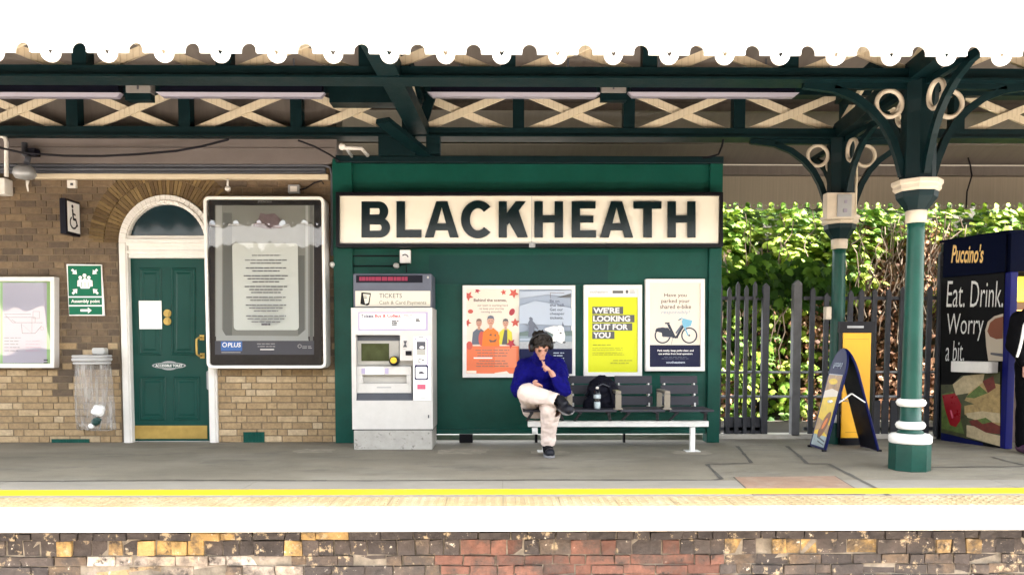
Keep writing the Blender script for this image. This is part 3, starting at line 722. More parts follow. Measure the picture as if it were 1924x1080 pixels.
# ------------------------------------------------------------------ ticket machine
SCREEN = mat("screen_green", (.055, .065, .028), .12, noise=.3, nscale=8); LED = mat("led_red", (.16, .004, .03), .5, emit=.06); YEL = mat("yellow_button", (.75, .50, .03), .4); PINK = mat("pink_sticker", (.55, .10, .17), .5); LAV = mat("lavender_trim", (.38, .34, .50), .5); TAN = mat("header_panel", (.62, .59, .50), .45); REDT = mat("red_text", (.45, .035, .05), .5)
def machine():
    Y = 8.06; YB = 8.60
    t = thing("ticket_machine", P(740, 845, Y), "silver ticket vending machine with a dark hood on a concrete plinth against the green hoarding", "ticket machine")
    def plinth(m):
        a, b = P(665, 845, Y), P(812, 808, Y); m.box(a.x, b.x, Y, YB, 0, b.z)
    one(plinth, "plinth", CONCRETE, t, bevel=.008)
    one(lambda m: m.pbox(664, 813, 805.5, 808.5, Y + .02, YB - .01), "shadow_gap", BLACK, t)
    def body(m):
        a, b = P(662, 806, Y), P(812, 578, Y); x0, x1 = a.x, b.x
        X = lambda u: P(u, 700, Y).x; Z = lambda v: P(740, v, Y).z
        m.box(x0, x1, Y + .11, YB, Z(806), Z(578))
        for u0, u1, v0, v1 in ((662, 812, 578, 629), (662, 669, 629, 752), (776, 812, 629, 752), (662, 812, 752, 806), (752, 776, 629, 677)):
            m.box(X(u0) if u0 != 662 else x0, X(u1) if u1 != 812 else x1, Y, Y + .11, Z(v1), Z(v0))
    one(body, "machine_body", SILVER, t)
    def chin(m):
        X = lambda u: P(u, 700, Y).x; Z = lambda v: P(740, v, Y).z
        m.prism([(X(669), Y + .001, Z(752)), (X(669), Y + .045, Z(738)), (X(669), Y + .11, Z(738)), (X(669), Y + .11, Z(752))], (X(776) - X(669), 0, 0))
    one(chin, "recess_sill", DGREY, t)
    def tray(m):
        X = lambda u: P(u, 700, Y + .04).x; Z = lambda v: P(740, v, Y + .04).z
        for u0, u1, v0, v1 in ((670, 773, 688, 704), (670, 681, 704, 720), (764, 773, 704, 720), (670, 773, 720, 738)): m.box(X(u0), X(u1), Y + .035, Y + .10, Z(v1), Z(v0))
    one(tray, "ticket_tray", SILVER, t, bevel=.004)
    one(lambda m: m.pbox(681, 765, 703, 721, Y + .10, Y + .109), "tray_pocket", SILVER2, t)
    one(lambda m: m.pbox(672, 750, 640, 686, Y + .095, Y + .108), "screen_surround", SILVER2, t, bevel=.004)
    one(lambda m: m.pbox(669.5, 751, 630, 640, Y + .09, Y + .108), "recess_shade_strip", DGREY, t)  # dark strip standing for the shade at the top of the recess
    one(lambda m: m.pbox(679, 731, 645, 678, Y + .088, Y + .0945), "touch_screen", SCREEN, t)
    p = P(740, 678, Y)
    def btn(m): m.tube([(p.x, Y + .10, p.z), (p.x, Y - .01, p.z), (p.x, Y - .02, p.z)], [.05, .05, .04], 20)
    one(btn, "round_button", BLACK, t)
    one(lambda m: m.tube([(p.x, Y - .018, p.z + .008), (p.x, Y - .028, p.z + .008)], [.036, .030], 18), "button_cap", YEL, t)
    pr = Print(Y - .0005)
    pr.rect(673, 586, 804, 621, LAV); pr.rect(676, 588.5, 799.5, 617.5, PAPER)
    pr.text("Tickets", 678, 590, 702, 597, mat("ink_slate", (.035, .03, .08), .5), .035); pr.text("Buy & Collect", 704, 590, 753, 598, REDT, .035)
    for k in range(3): pr.lines(678, 728, 601.5 + k * 5, 1, 1, 1.2, LAV, k + 3)
    pr.lines(758, 778, 591, 3, 2.6, .9, PINK, 6); pr.lines(736, 752, 602, 3, 3.4, 2.2, INK, 12); pr.lines(781, 792, 599, 2, 3, 2, INK, 14); pr.rect(763, 613.5, 769, 614.8, LAV)
    pr.rect(776.5, 632, 810, 752, PAPER)
    def rr(u0, v0, u1, v1, m): pr.poly([(u0 + 2, v0), (u1 - 2, v0), (u1, v0 + 2), (u1, v1 - 2), (u1 - 2, v1), (u0 + 2, v1), (u0, v1 - 2), (u0, v0 + 2)], m)
    rr(778.5, 635, 804, 686, LAV); rr(780.5, 637, 802, 685, PAPER); pr.rect(783, 641.5, 799.5, 656, DGREY); pr.rect(783, 656, 799.5, 667, SILVER2); rr(788, 650, 797, 655, PAPER)
    pr.line([(792, 674), (787, 674), (787, 681), (792, 681)], 1.4, INK); pr.rect(792, 675, 797, 677, INK)
    rr(779, 685.5, 804.5, 713.5, NAVY); rr(781, 688.5, 802.5, 711, PAPER); pr.poly([(786, 702), (788, 698), (793, 697), (796, 700), (800, 702)], INK)
    pr.rect(784, 722, 799.5, 731, PINK); pr.lines(783, 801, 716, 1, 1, 1.2, INK, 4); pr.lines(790, 806, 747, 1, 1, 1, GREY, 5); pr.rect(786, 632.8, 796, 634, INK)
    pr.poly([(758, 640), (765, 640), (762.5, 646), (765, 652), (757, 652), (760, 646)], INK); pr.lines(758, 766, 655, 1, 1, .9, GREY, 7); pr.rect(762, 659, 773.5, 667.5, BLACK)
    pr.rect(804, 779, 806.5, 785, DGREY)
    pr.build("front_labels", t)
    pt = Print(Y + .034); pt.rect(687, 690, 721, 703, PAPER); pt.rect(679, 691.5, 686, 702, LAV); pt.rect(723, 691.5, 730, 702, LAV); pt.rect(708, 726.5, 735, 728.5, GREY); pt.build("tray_print", t)
    Yh = Y + .09
    def hood(m):
        a, b = P(664, 578, Yh), P(811, 514, Yh); m.box(a.x, b.x, Yh, YB - .02, a.z, b.z)
    one(hood, "hood", mat("hood_grey", (.085, .095, .13), .45, noise=.1, nscale=8), t, bevel=.012)
    ph = Print(Yh - .0005)
    ph.rect(669, 517, 794, 531, NAVYBLK); ph.lines(675, 792, 520, 1, 1, 7.5, LED, 4, False, .9)
    ph.ell(804, 521, 2, 2.4, SILVER2, 10)
    ph.rect(667.5, 546.5, 808.5, 576, TAN); ph.poly([(679, 549), (697, 550.5), (694, 572), (690, 574), (677, 571)], BLACK); ph.poly([(682, 552), (695, 553), (692, 569), (686, 571)], TAN); ph.lines(684, 692, 556, 2, 3, 1.4, INK, 3)
    ph.text("TICKETS", 712.5, 551, 755, 559.5, INK, .0); ph.text("Cash & Card Payments", 712.5, 565, 801, 573.5, mat("ink_olive", (.14, .13, .105), .6), .0)
    ph.build("hood_lettering", t)
machine()

# ------------------------------------------------------------------ posters on the hoarding
ORANGE = mat("poster_orange", (.78, .18, .07), .5); ORANGE2 = mat("pumpkin_orange", (.80, .20, .02), .5); LEAF = mat("leaf_red", (.62, .10, .07), .5); LEAF2 = mat("leaf_crimson", (.42, .03, .05), .5); SKIN = mat("printed_skin", (.62, .34, .24), .5)
SLATE = mat("printed_slate", (.13, .15, .20), .5); BSKY = mat("printed_sky", (.36, .43, .54), .5); BSKY2 = mat("printed_cloud", (.45, .52, .62), .5); BSEA = mat("printed_sea", (.26, .33, .38), .5); SAND = mat("printed_sand", (.42, .44, .46), .5, noise=.2, nscale=60); HILL = mat("printed_hill", (.14, .20, .19), .5); PNAVY = mat("poster_navy", (.007, .011, .05), .5, spec=.2)
LIME = mat("poster_lime", (.72, .76, .0), .5); PGREY = mat("printed_grey", (.10, .105, .11), .5); HIVIS = mat("printed_yellow", (.75, .68, .05), .5); CYAN = mat("bike_blue", (.20, .50, .68), .4); BIKE = mat("bike_navy", (.02, .03, .055), .4); OCHRE = mat("olive_text", (.40, .42, .02), .5)
def maple(pr, u, v, r, m, rot=0):
    pts = []
    for k in range(10):
        a = rot + math.pi * 2 * k / 10; q = r if k % 2 == 0 else r * .45; pts.append((u + q * math.cos(a), v + q * math.sin(a)))
    pr.poly(pts, m)
def poster_a():
    t = thing("framed_poster", P(975, 622, 8.6), "wide framed pair of posters, orange autumn scene beside a blue beach, behind the seated man", "poster")
    framed("frame_rail", 869, 536, 1081, 709, 8.585, 8.66, 7.5, WHITE, t)
    pr = Print(8.606)
    pr.rect(875, 542, 975.5, 702, CREAMP); pr.rect(975.5, 542, 1075, 702, BSKY)
    T = mat("ink_brown", (.15, .095, .08), .6); T2 = mat("ink_tan", (.26, .165, .13), .6)
    pr.text("Behind the scenes,", 890, 561, 952, 567.5, T, .025)
    pr.text("our team is working hard", 897, 571.5, 954, 576.5, T2, .01); pr.text("to keep your journey", 901, 577.5, 947, 582.5, T2, .01); pr.text("running smoothly", 904, 583.5, 943, 588.5, T2, .01)
    for u, v, r, m, a in ((880, 556, 10, LEAF, .3), (897, 546, 6, LEAF2, 0), (946, 549, 6, LEAF, .8), (965, 551, 10, LEAF, .2), (968, 606, 9, LEAF, .9), (878, 606, 8, LEAF, .1)): maple(pr, u, v, r, m, a)
    pr.ell(884, 585, 5, 4, LEAF, 12); pr.ell(962, 586, 5, 7, LEAF2, 12, .5)
    # three railway staff
    def fig(u, v, s, body, hat, jacket2=None):
        pr.poly([(u - 13 * s, v + 38 * s), (u - 11 * s, v + 16 * s), (u - 4 * s, v + 10 * s), (u + 4 * s, v + 10 * s), (u + 11 * s, v + 16 * s), (u + 13 * s, v + 38 * s)], body)
        if jacket2: pr.poly([(u - 2 * s, v + 11 * s), (u - 7 * s, v + 38 * s), (u + 3 * s, v + 38 * s), (u + 3 * s, v + 12 * s)], jacket2)
        pr.rect(u - 2.2 * s, v + 4 * s, u + 2.2 * s, v + 12 * s, SKIN); pr.ell(u, v, 5 * s, 6.4 * s, SKIN, 16); pr.poly([(u - 5.4 * s, v - 1 * s), (u - 4 * s, v - 7 * s), (u, v - 8.4 * s), (u + 4 * s, v - 7 * s), (u + 5.4 * s, v - 1 * s), (u + 3 * s, v - 3.6 * s), (u - 3 * s, v - 3.6 * s)], hat)
        pr.rect(u - 2.8 * s, v - .8 * s, u - 1.2 * s, v, PGREY); pr.rect(u + 1.2 * s, v - .8 * s, u + 2.8 * s, v, PGREY); pr.rect(u - 2 * s, v + 2.8 * s, u + 2 * s, v + 3.5 * s, LEAF2)
    fig(900, 607, 1.05, SLATE, T2); fig(950, 607, 1.05, HIVIS, PGREY, PGREY); pr.ell(905, 636, 6, 14, LEAF, 14)
    fig(922, 603, 1.3, ORANGE2, SLATE); pr.ell(926, 634, 13, 13, ORANGE2, 18)
    for pts in ([(919, 630), (923, 626), (924, 631)], [(928, 630), (932, 627), (932, 632)], [(918, 637), (926, 640), (934, 636), (931, 642), (921, 643)]): pr.poly(pts, T)
    pr.rect(875, 650, 975, 702, ORANGE); pr.rect(930, 653, 970, 690, mat("poster_orange_pale", (.80, .24, .12), .5))
    maple(pr, 960, 645, 10, LEAF2, .4); pr.ell(882, 649, 6, 8, LEAF, 12)
    pr.lines(893, 958, 657, 3, 5.2, 1.5, T2, 2, True); pr.rect(890, 671, 925, 673.5, PAPER); pr.lines(893, 958, 677, 3, 5, 1.4, T2, 4, True)
    pr.rect(877, 696, 895, 701, CREAMP); pr.poly([(930, 700), (952, 697), (958, 702), (928, 702)], CREAMP)
    # beach scene
    pr.poly([(976, 575), (1005, 565), (1045, 572), (1075, 580), (1075, 612), (976, 608)], BSKY2); pr.poly([(976, 548), (1075, 545), (1075, 558), (1030, 553), (976, 560)], BSKY2)
    pr.poly([(976, 624), (990, 622), (1010, 626), (1050, 624), (1075, 621), (1075, 634), (976, 634)], HILL); pr.rect(976, 631, 1075, 643, BSEA); pr.rect(976, 636, 1000, 639, BSKY2); pr.rect(976, 642, 1075, 656, SAND)
    pr.poly([(992, 633), (994, 612), (992, 607), (995, 601), (994, 597), (997, 595), (1001, 598), (1001, 603), (1004, 606), (1012, 618), (1010, 619), (1004, 614), (1003, 633)], SLATE)
    pr.text("Be on", 1033, 562.5, 1051, 568, SLATE, .02); pr.text("the ball.", 1033, 570.5, 1061, 576, SLATE, .02); pr.text("Get our", 1033, 578.5, 1058, 584, SLATE, .02); pr.text("cheaper", 1033, 586.5, 1061, 593, SLATE, .02); pr.text("tickets.", 1033, 594, 1059, 599.5, SLATE, .02)
    pr.line([(1034, 560), (1034, 550), (1060, 550)], .8, T); pr.poly([(1045, 559), (1073, 551), (1073, 558)], PGREY)
    D = PAPER                               # white dog running towards us
    pr.poly([(1023, 617), (1040, 612), (1058, 614), (1062, 630), (1060, 643), (1055, 645), (1045, 640), (1039, 645), (1036, 640), (1040, 628), (1024, 620)], D); pr.ell(1052, 620, 8, 9, D, 16); pr.poly([(1056, 612), (1057, 604), (1060, 613)], SLATE); pr.ell(1053.5, 625.5, 2.2, 1.6, PGREY, 10); pr.ell(1049, 619.5, .9, .9, PGREY, 8); pr.ell(1056.5, 619, .9, .9, PGREY, 8); pr.ell(1041, 643, 3, 2.2, PGREY, 10); pr.ell(1060, 643, 3, 2, PGREY, 10)
    pr.rect(976, 655, 1075, 702, PNAVY); pr.lines(1040, 1066, 662, 4, 5, 1.6, BSKY2, 8)
    pr.build("poster_print", t); panes(t, 876, 543, 1074, 702, 8.596, .003, GLASS2)
poster_a()
def poster_b():
    t = thing("framed_poster", P(1150, 620, 8.6), "framed lime yellow poster with white capitals on black strips, above the backpack", "poster")
    framed("frame_rail", 1097, 535, 1206.5, 707, 8.585, 8.66, 8, WHITE, t)
    pr = Print(8.606); pr.rect(1104, 542, 1200, 700, PAPER); pr.rect(1105, 558, 1199.5, 699, LIME)
    pr.text("southeastern", 1108, 545.5, 1142, 550.5, GREY, .01); pr.rect(1151, 546, 1171, 551, PGREY); pr.ell(1178, 548, 2.6, 3.4, PGREY, 12); pr.lines(1183, 1196, 545, 3, 2.4, 1, GREY, 5)
    for s, v, u1, ub in (("WE'RE", 576, 1164, 1171), ("LOOKING", 591.5, 1184, 1192), ("OUT FOR", 607, 1180, 1188), ("YOU", 622.5, 1147, 1154.5)):
        pr.rect(1113, v, ub, v + 14, PGREY); pr.text(s, 1114.5, v + 1.5, u1, v + 12.5, PAPER, .035)
    pr.lines(1114, 1160, 647, 1, 4, 1.8, OCHRE, 3); pr.lines(1113, 1186, 653, 2, 3.6, 1.1, OCHRE, 4); pr.lines(1113, 1180, 662, 2, 3.6, 1.1, OCHRE, 9); pr.lines(1152, 1191, 676, 1, 4, 1.8, OCHRE, 6); pr.lines(1147, 1191, 681, 1, 4, 1.8, OCHRE, 7)
    pr.build("poster_print", t); panes(t, 1105, 543, 1199, 700, 8.596, .003, GLASS2)
poster_b()
def poster_c():
    t = thing("framed_poster", P(1268, 610, 8.6), "framed cream poster showing a blue bicycle over a navy band", "poster")
    framed("frame_rail", 1213, 524, 1324.5, 697, 8.585, 8.66, 8, WHITE, t)
    pr = Print(8.606); pr.rect(1220, 531, 1318, 690, CREAMP); T = mat("ink_taupe", (.075, .05, .038), .6)
    pr.text("Have you", 1248, 551, 1290, 559.5, T, .01); pr.text("parked your", 1242.5, 561.5, 1296, 571, T, .01); pr.text("shared e-bike", 1240, 572, 1298.5, 580, T, .01); pr.text("responsibly?", 1242, 583, 1296, 591.5, BSKY, .01, .15)
    pr.rect(1220.5, 648, 1315.5, 690, PNAVY)
    # bicycle, front wheel to the right
    for u, v in ((1245, 630), (1295, 630)): pr.ring(u, v, 12.6, 15.2, BIKE, 30); pr.ell(u, v, 1.8, 1.8, BIKE, 10)
    pr.poly([(1233, 617), (1238, 615.5), (1255, 615.5), (1262, 624), (1267, 633), (1246, 633), (1243, 625), (1231, 622)], BIKE)
    pr.line([(1256, 609), (1268, 634), (1272, 632), (1284, 611)], 4.2, BIKE); pr.line([(1263, 633), (1274, 633)], 4, BIKE); pr.poly([(1249, 606), (1259, 605.5), (1257, 608.5), (1250, 608.5)], BIKE); pr.line([(1254, 608), (1258, 618)], 1.6, BIKE)
    pr.line([(1270, 626), (1281, 611)], 3.4, SLATE); pr.poly([(1281, 603), (1284, 598), (1301, 602), (1298, 612), (1287, 616), (1283, 612)], CYAN); pr.line([(1285, 612), (1293, 630)], 2.6, CYAN); pr.line([(1276, 600), (1281, 597), (1286, 602), (1288, 611)], 1.6, CYAN); pr.line([(1274, 602), (1280, 599)], 1.4, PGREY)
    pr.line([(1264, 636), (1261, 647)], .9, GREY); pr.line([(1246, 632), (1264, 634)], .8, GREY)
    pr.text("Park neatly, keep paths clear, and", 1235, 656.5, 1303, 661, PAPER, .03, .08); pr.text("use e-bikes from local operators", 1237, 662.5, 1301, 667, PAPER, .03, .08); pr.lines(1242, 1296, 670, 2, 3, .9, SLATE, 3, True); pr.text("southeastern", 1252, 678, 1287, 682.5, BSKY2, .03)
    pr.build("poster_print", t); panes(t, 1221, 532, 1317, 689, 8.596, .003, GLASS2)
poster_c()

# ------------------------------------------------------------------ bench
def bench():
    Y = 7.68
    t = thing("platform_bench", P(1160, 848, 7.95), "four seat platform bench with charcoal slats on a white steel beam", "bench")
    bm_a, bm_b = P(992, 802, 7.88), P(1332, 790.5, 7.88)
    one(lambda m: m.box(bm_a.x, bm_b.x, 7.88, 7.97, bm_a.z, bm_b.z), "bench_beam", STEEL, t, bevel=.008)
    for u0, u1 in ((1019, 1028), (1297, 1306.5)):
        a, b = P(u0, 848, 7.9), P(u1, 802, 7.9)
        def leg(m):
            m.box(a.x, b.x, 7.9, 7.955, 0, bm_a.z - .001); m.box(a.x - .05, b.x + .05, 7.86, 8.0, 0, .008)
        one(leg, "bench_leg", STEEL, t, bevel=.005)
    p = P(1005, 806, 7.9)
    one(lambda m: m.tube([(p.x, 7.9, p.z + .02), (p.x, 7.9, p.z - .05)], .03, 12), "beam_socket", STEEL, t)
    for s in range(4):
        u0 = 986.5 + s * 91.7; a = P(u0, 771, Y); x0, x1 = a.x, a.x + .40; zs = .452
        def seat(m):
            for k in range(4): m.box(x0 - .02, x1 + .03, Y + k * .112, Y + k * .112 + .102, zs - .022, zs)
            for x in (x0 + .05, x1 - .06):
                m.box(x, x + .035, Y + .03, 8.12, zs - .045, zs - .022)
                m.bar((x + .017, Y + .05, zs - .04), (x + .017 + (.04 if x > x0 + .1 else -.04), 7.9, bm_b.z + .005), .03, .012)
        one(seat, "seat", SLAT, t, bevel=.004)
        def back(m):
            for k, (v0, v1) in enumerate(((706, 720.5), (723, 740), (744, 761))):
                lean = .03 * (2 - k); A, B = P(u0 + 0, v1, 8.18 + lean), P(u0, v0, 8.18 + lean)
                m.hexa([(x0, 8.18 + lean, A.z), (x1, 8.18 + lean, A.z), (x1, 8.205 + lean, A.z), (x0, 8.205 + lean, A.z),
                        (x0, 8.192 + lean, B.z), (x1, 8.192 + lean, B.z), (x1, 8.217 + lean, B.z), (x0, 8.217 + lean, B.z)])
        bk = one(back, "backrest", SLAT, t, bevel=.004)
        zt = P(0, 709, 8.26).z
        for x in (x0 + .03, x1 - .05):
            def frame(m):
                m.hexa([(x, 8.215, zs - .03), (x + .02, 8.215, zs - .03), (x + .02, 8.235, zs - .03), (x, 8.235, zs - .03), (x, 8.285, zt), (x + .02, 8.285, zt), (x + .02, 8.305, zt), (x, 8.305, zt)])
                for v, l_ in ((722, .05), (742, .025), (761.5, 0)):
                    q = P(0, v, 8.17 + l_); h = .024 if v > 760 else .009; m.box(x + .002, x + .018, 8.168 + l_, 8.3, q.z - h, q.z + h)
            one(frame, "back_bracket", STEEL, t)
        if s < 3:
            c = P(1069.5 + s * 91.7, 772, 7.72).x
            def arm(m):
                m.box(c - .03, c + .03, 7.70, 7.73, zs - .005, P(0, 741, 7.7).z); m.box(c - .028, c + .028, 7.70, 8.12, P(0, 741, 7.7).z + .001, P(0, 735, 7.7).z)
                m.box(c - .028, c + .028, 8.09, 8.12, zs - .005, P(0, 741, 7.7).z); m.box(c - .045, c + .045, 7.68, 7.76, zs + .001, zs + .016)
            one(arm, "armrest", mat("armrest_steel", (.22, .20, .165), .4, metal=.4), t, bevel=.005)
bench()

# ------------------------------------------------------------------ soft bodies: capsules fused into one skin
def capsule(bm, p, q, r0, r1, seg=14, rings=5):
    p, q = Vector(p), Vector(q); d = q - p
    if d.length < 1e-5: d = Vector((0, 0, 1e-4))
    L_ = d.length; d.normalize(); a = d.orthogonal().normalized(); b = d.cross(a); R_ = []
    def ring(c, r): return [bm.verts.new(c + (a * math.cos(t) + b * math.sin(t)) * r) for t in [2 * math.pi * k / seg for k in range(seg)]]
    for k in range(1, rings + 1): th = R(90) * k / rings; R_.append(ring(p - d * r0 * math.cos(th), r0 * math.sin(th)))
    for k in range(0, rings): th = R(90) * k / rings; R_.append(ring(q + d * r1 * math.sin(th), r1 * math.cos(th)))
    A = bm.verts.new(p - d * r0); B = bm.verts.new(q + d * r1)
    for k in range(seg): bm.faces.new((A, R_[0][(k + 1) % seg], R_[0][k])); bm.faces.new((B, R_[-1][k], R_[-1][(k + 1) % seg]))
    for X, Y in zip(R_, R_[1:]):
        for k in range(seg): bm.faces.new((X[k], X[(k + 1) % seg], Y[(k + 1) % seg], Y[k]))
def ellip(bm, c, r, M=None, seg=18, rings=12):
    M = M or Matrix.Identity(3); c = Vector(c); R_ = []
    f = lambda x, y, z: bm.verts.new(c + M @ Vector((x * r[0], y * r[1], z * r[2])))
    for k in range(1, rings): th = math.pi * k / rings; R_.append([f(math.sin(th) * math.cos(t), math.sin(th) * math.sin(t), math.cos(th)) for t in [2 * math.pi * i / seg for i in range(seg)]])
    A, B = f(0, 0, 1), f(0, 0, -1)
    for k in range(seg): bm.faces.new((A, R_[0][k], R_[0][(k + 1) % seg])); bm.faces.new((B, R_[-1][(k + 1) % seg], R_[-1][k]))
    for X, Y in zip(R_, R_[1:]):
        for k in range(seg): bm.faces.new((X[k], Y[k], Y[(k + 1) % seg], X[(k + 1) % seg]))
def soft(name, caps, ells, m, parent, voxel=.01, smooth=4, fold=0, fscale=.12):
    bm = bmesh.new()
    for c in caps: capsule(bm, *c)
    for e in ells: ellip(bm, *e)
    bmesh.ops.recalc_face_normals(bm, faces=bm.faces)
    me = bpy.data.meshes.new(name); bm.to_mesh(me); bm.free()
    o = bpy.data.objects.new(name, me); C.objects.link(o)
    r = o.modifiers.new("fuse", 'REMESH'); r.mode = 'VOXEL'; r.voxel_size = voxel
    s = o.modifiers.new("smooth", 'SMOOTH'); s.iterations = smooth; s.factor = .5
    if fold:
        tx = bpy.data.textures.new(name, 'CLOUDS'); tx.noise_scale = fscale; tx.noise_depth = 2
        d = o.modifiers.new("folds", 'DISPLACE'); d.texture = tx; d.strength = fold; d.mid_level = .5; d.texture_coords = 'LOCAL'
    me2 = baked(o)
    for p in me2.polygons: p.use_smooth = True
    return link(name, me2, parent, [m])

SK = mat("skin", (.46, .24, .175), .5, noise=.06, nscale=20); HAIR = mat("dark_hair", (.011, .0075, .005), .6, spec=.3, noise=.4, nscale=60, bump=.6, bscale=120)
SWEAT = mat("blue_sweater", (.0025, .002, .115), .9, spec=.15, noise=.3, nscale=30, bump=.6, bscale=220)
TROU = mat("cream_trousers", (.66, .55, .50), .8, noise=.08, nscale=12, bump=.2, bscale=120)
SHOE = mat("black_shoe", (.004, .005, .010), .55, spec=.3, noise=.3, nscale=20); SOLE = mat("grey_sole", (.20, .20, .21), .6); HEADP = mat("black_headphones", (.002, .002, .003), .4, spec=.4)
def seated_man():
    t = thing("person", P(1020, 862, 7.7), "seated man in blue sweater, cream trousers and black headphones, legs crossed, hand at chin", "person")
    hipc, chest, upper = P(1014, 748, 8.0), P(1015, 706, 7.92), P(1016, 682, 7.84)
    hd = P(1016.5, 650.5, 7.58)
    shR, shL = P(987, 688, 7.86), P(1047, 687, 7.86)
    elR, elL = P(975, 731, 7.74), P(1057, 731, 7.58)
    wrR, wrL = P(1000, 727, 7.56), P(1036, 700, 7.50)
    hR, kR, aR = P(1000, 760, 8.0), P(991, 738, 7.52), P(1046, 752, 7.38)
    hL, kL, aL = P(1030, 760, 8.0), P(1035, 768, 7.47), P(1029, 832, 7.60)
    # head frame: bowed forward, turned slightly to his left
    M = (Matrix.Rotation(R(-6), 3, 'Y') @ Matrix.Rotation(R(8), 3, 'Z') @ Matrix.Rotation(R(40), 3, 'X'))
    H = lambda x, y, z: hd + M @ Vector((x, y, z))
    caps, ells = [], []
    ells += [(H(0, .015, .045), (.074, .092, .085), M), (H(0, -.012, -.01), (.066, .078, .085), M), (H(0, -.03, -.062), (.046, .056, .05), M)]
    caps += [(H(0, -.080, .012), H(0, -.093, -.018), .008, .0115), (H(-.012, -.09, -.03), H(.012, -.09, -.03), .009, .009),     # nose
             (H(-.020, -.079, -.058), H(.020, -.079, -.058), .0075, .0075), (H(-.016, -.077, -.069), H(.016, -.077, -.069), .008, .008),  # lips
             (H(-.012, -.072, -.094), H(.012, -.072, -.094), .018, .018), (H(-.045, -.072, .026), H(-.014, -.083, .027), .010, .010), (H(.045, -.072, .026), H(.014, -.083, .027), .010, .010)]
    for s in (-1, 1): ells.append((H(s * .074, .01, -.005), (.010, .022, .032), M))
    caps += [(H(0, .03, -.05), upper + Vector((0, 0, .03)), .054, .062), (upper, hipc, .11, .12), (shR, elR, .05, .042), (elR, wrR, .04, .028), (shL, elL, .05, .042), (elL, wrL, .042, .027), (upper, shR, .07, .05), (upper, shL, .07, .05),
             (hR, kR, .075, .055), (kR, aR, .055, .04), (hL, kL, .075, .055), (kL, aL, .055, .04), (aL, aL + Vector((0, -.1, -.07)), .035, .03), (aR, P(1064, 764, 7.33), .035, .03)]
    # left hand at the chin: back of the hand to the camera, fingers curled up towards the mouth
    def hand(w, knuck, tips, thumb):
        wv = Vector(w)
        for k in range(4): caps.append((wv.lerp(knuck[k], .25), knuck[k], .017, .0115))
        for k in range(4):
            a, b, c_ = knuck[k], tips[k][0], tips[k][1]; caps.append((a, b, .0105, .0095)); caps.append((b, c_, .0095, .0075))
        caps.append((wv.lerp(thumb[0], .3), thumb[0], .015, .012)); caps.append((thumb[0], thumb[1], .012, .0105)); caps.append((thumb[1], thumb[2], .0105, .0085))
    kn = [P(1023, 686, 7.465), P(1026, 688, 7.45), P(1029, 690.5, 7.445), P(1031.5, 693.5, 7.45)]
    tp = [(P(1020, 681.5, 7.47), P(1018.5, 677.5, 7.49)), (P(1020.5, 687, 7.44), P(1019, 690, 7.47)), (P(1023, 691.5, 7.43), P(1021.5, 694.5, 7.465)), (P(1026, 695, 7.435), P(1024.5, 697.5, 7.47))]
    hand(wrL, kn, tp, [P(1024.5, 689, 7.50), P(1022.5, 684, 7.515), P(1022, 679.5, 7.52)])
    # right hand resting in the lap, curled
    kn = [P(1006 + k * 3.0, 719 + k * 1.3, 7.52 - .01 * k) for k in range(4)]; tp = [(P(1010 + k * 2.6, 719.5 + k * 1.6, 7.50), P(1012 + k * 2.2, 723 + k * 1.4, 7.52)) for k in range(4)]
    hand(wrR, kn, tp, [P(1003, 717, 7.55), P(1006.5, 714.5, 7.54), P(1009.5, 715.5, 7.53)])
    soft("body", caps, ells, SK, t, .0055, 3)
    # eyes looking down, brows
    def eyes(m):
        for s in (-1, 1):
            m.prism([H(s * .030 + dx, -.0885 + abs(dx) * .25, .008 + dz) for dx, dz in ((-.015, 0), (-.006, .0045), (.006, .0045), (.015, 0), (.006, -.003), (-.006, -.003))], M @ Vector((0, .012, 0)))
            m.bar(H(s * .014, -.0925, .030), H(s * .046, -.083, .031), .010, .007)
    one(eyes, "eyes", HAIR, t)
    # hair: thick and swept over, fringe on the forehead
    ec = [(H(0, .026, .058), (.085, .104, .084), M), (H(0, .06, .01), (.076, .066, .085), M)]; cc = []
    r3 = random.Random(4)
    for k in range(26):
        a = R(-70 + 140 * k / 25); x = .075 * math.sin(a); cc.append((H(x * .9 + .012, -.02 - .03 * math.cos(a), .100 - .03 * abs(math.sin(a))), H(x * 1.05 + r3.uniform(-.014, .008), -.058 - .022 * math.cos(a), .080 - .022 * abs(math.sin(a)) + r3.uniform(-.010, .010)), .017, .009))
    for k in range(30):
        a, b = r3.uniform(0, 6.28), r3.uniform(.2, 1.2); x, y, z = .085 * math.cos(a) * math.sin(b), .03 + .095 * math.sin(a) * math.sin(b), .058 + .078 * math.cos(b)
        cc.append((H(x, y, z), H(x * 1.1 + r3.uniform(-.02, .02), y - .02, z + r3.uniform(-.005, .008)), .014, .008))
    soft("hair", cc, ec, HAIR, t, .0055, 1, .026, .028)
    # headphones: band over the crown and two cups
    hp = MB()
    hp.tube([H(.106 * math.sin(a), .010, .040 + .108 * math.cos(a)) for a in [R(-92 + 184 * k / 18) for k in range(19)]], .014, 8)
    for s in (-1, 1): hp.tube([H(s * .074, .0, .004), H(s * .084, .0, .004), H(s * .112, .002, .004), H(s * .120, .002, .004)], [.040, .050, .047, .034], 18)
    hp.build("headphones", HEADP, t)
    # sweater
    sc = [(hipc + Vector((0, 0, .02)), chest, .165, .165), (chest, upper, .165, .125), (upper, H(0, .02, -.085), .10, .066), (upper, shR, .11, .088), (upper, shL, .11, .088),
          (shR, elR, .092, .082), (elR, wrR.lerp(elR, .15), .082, .055), (shL, elL, .092, .080), (elL, elL.lerp(wrL, .62), .078, .050), (elL.lerp(wrL, .60), elL.lerp(wrL, .72), .046, .045),
          (P(990, 735, 7.84), P(1042, 735, 7.84), .10, .10)]
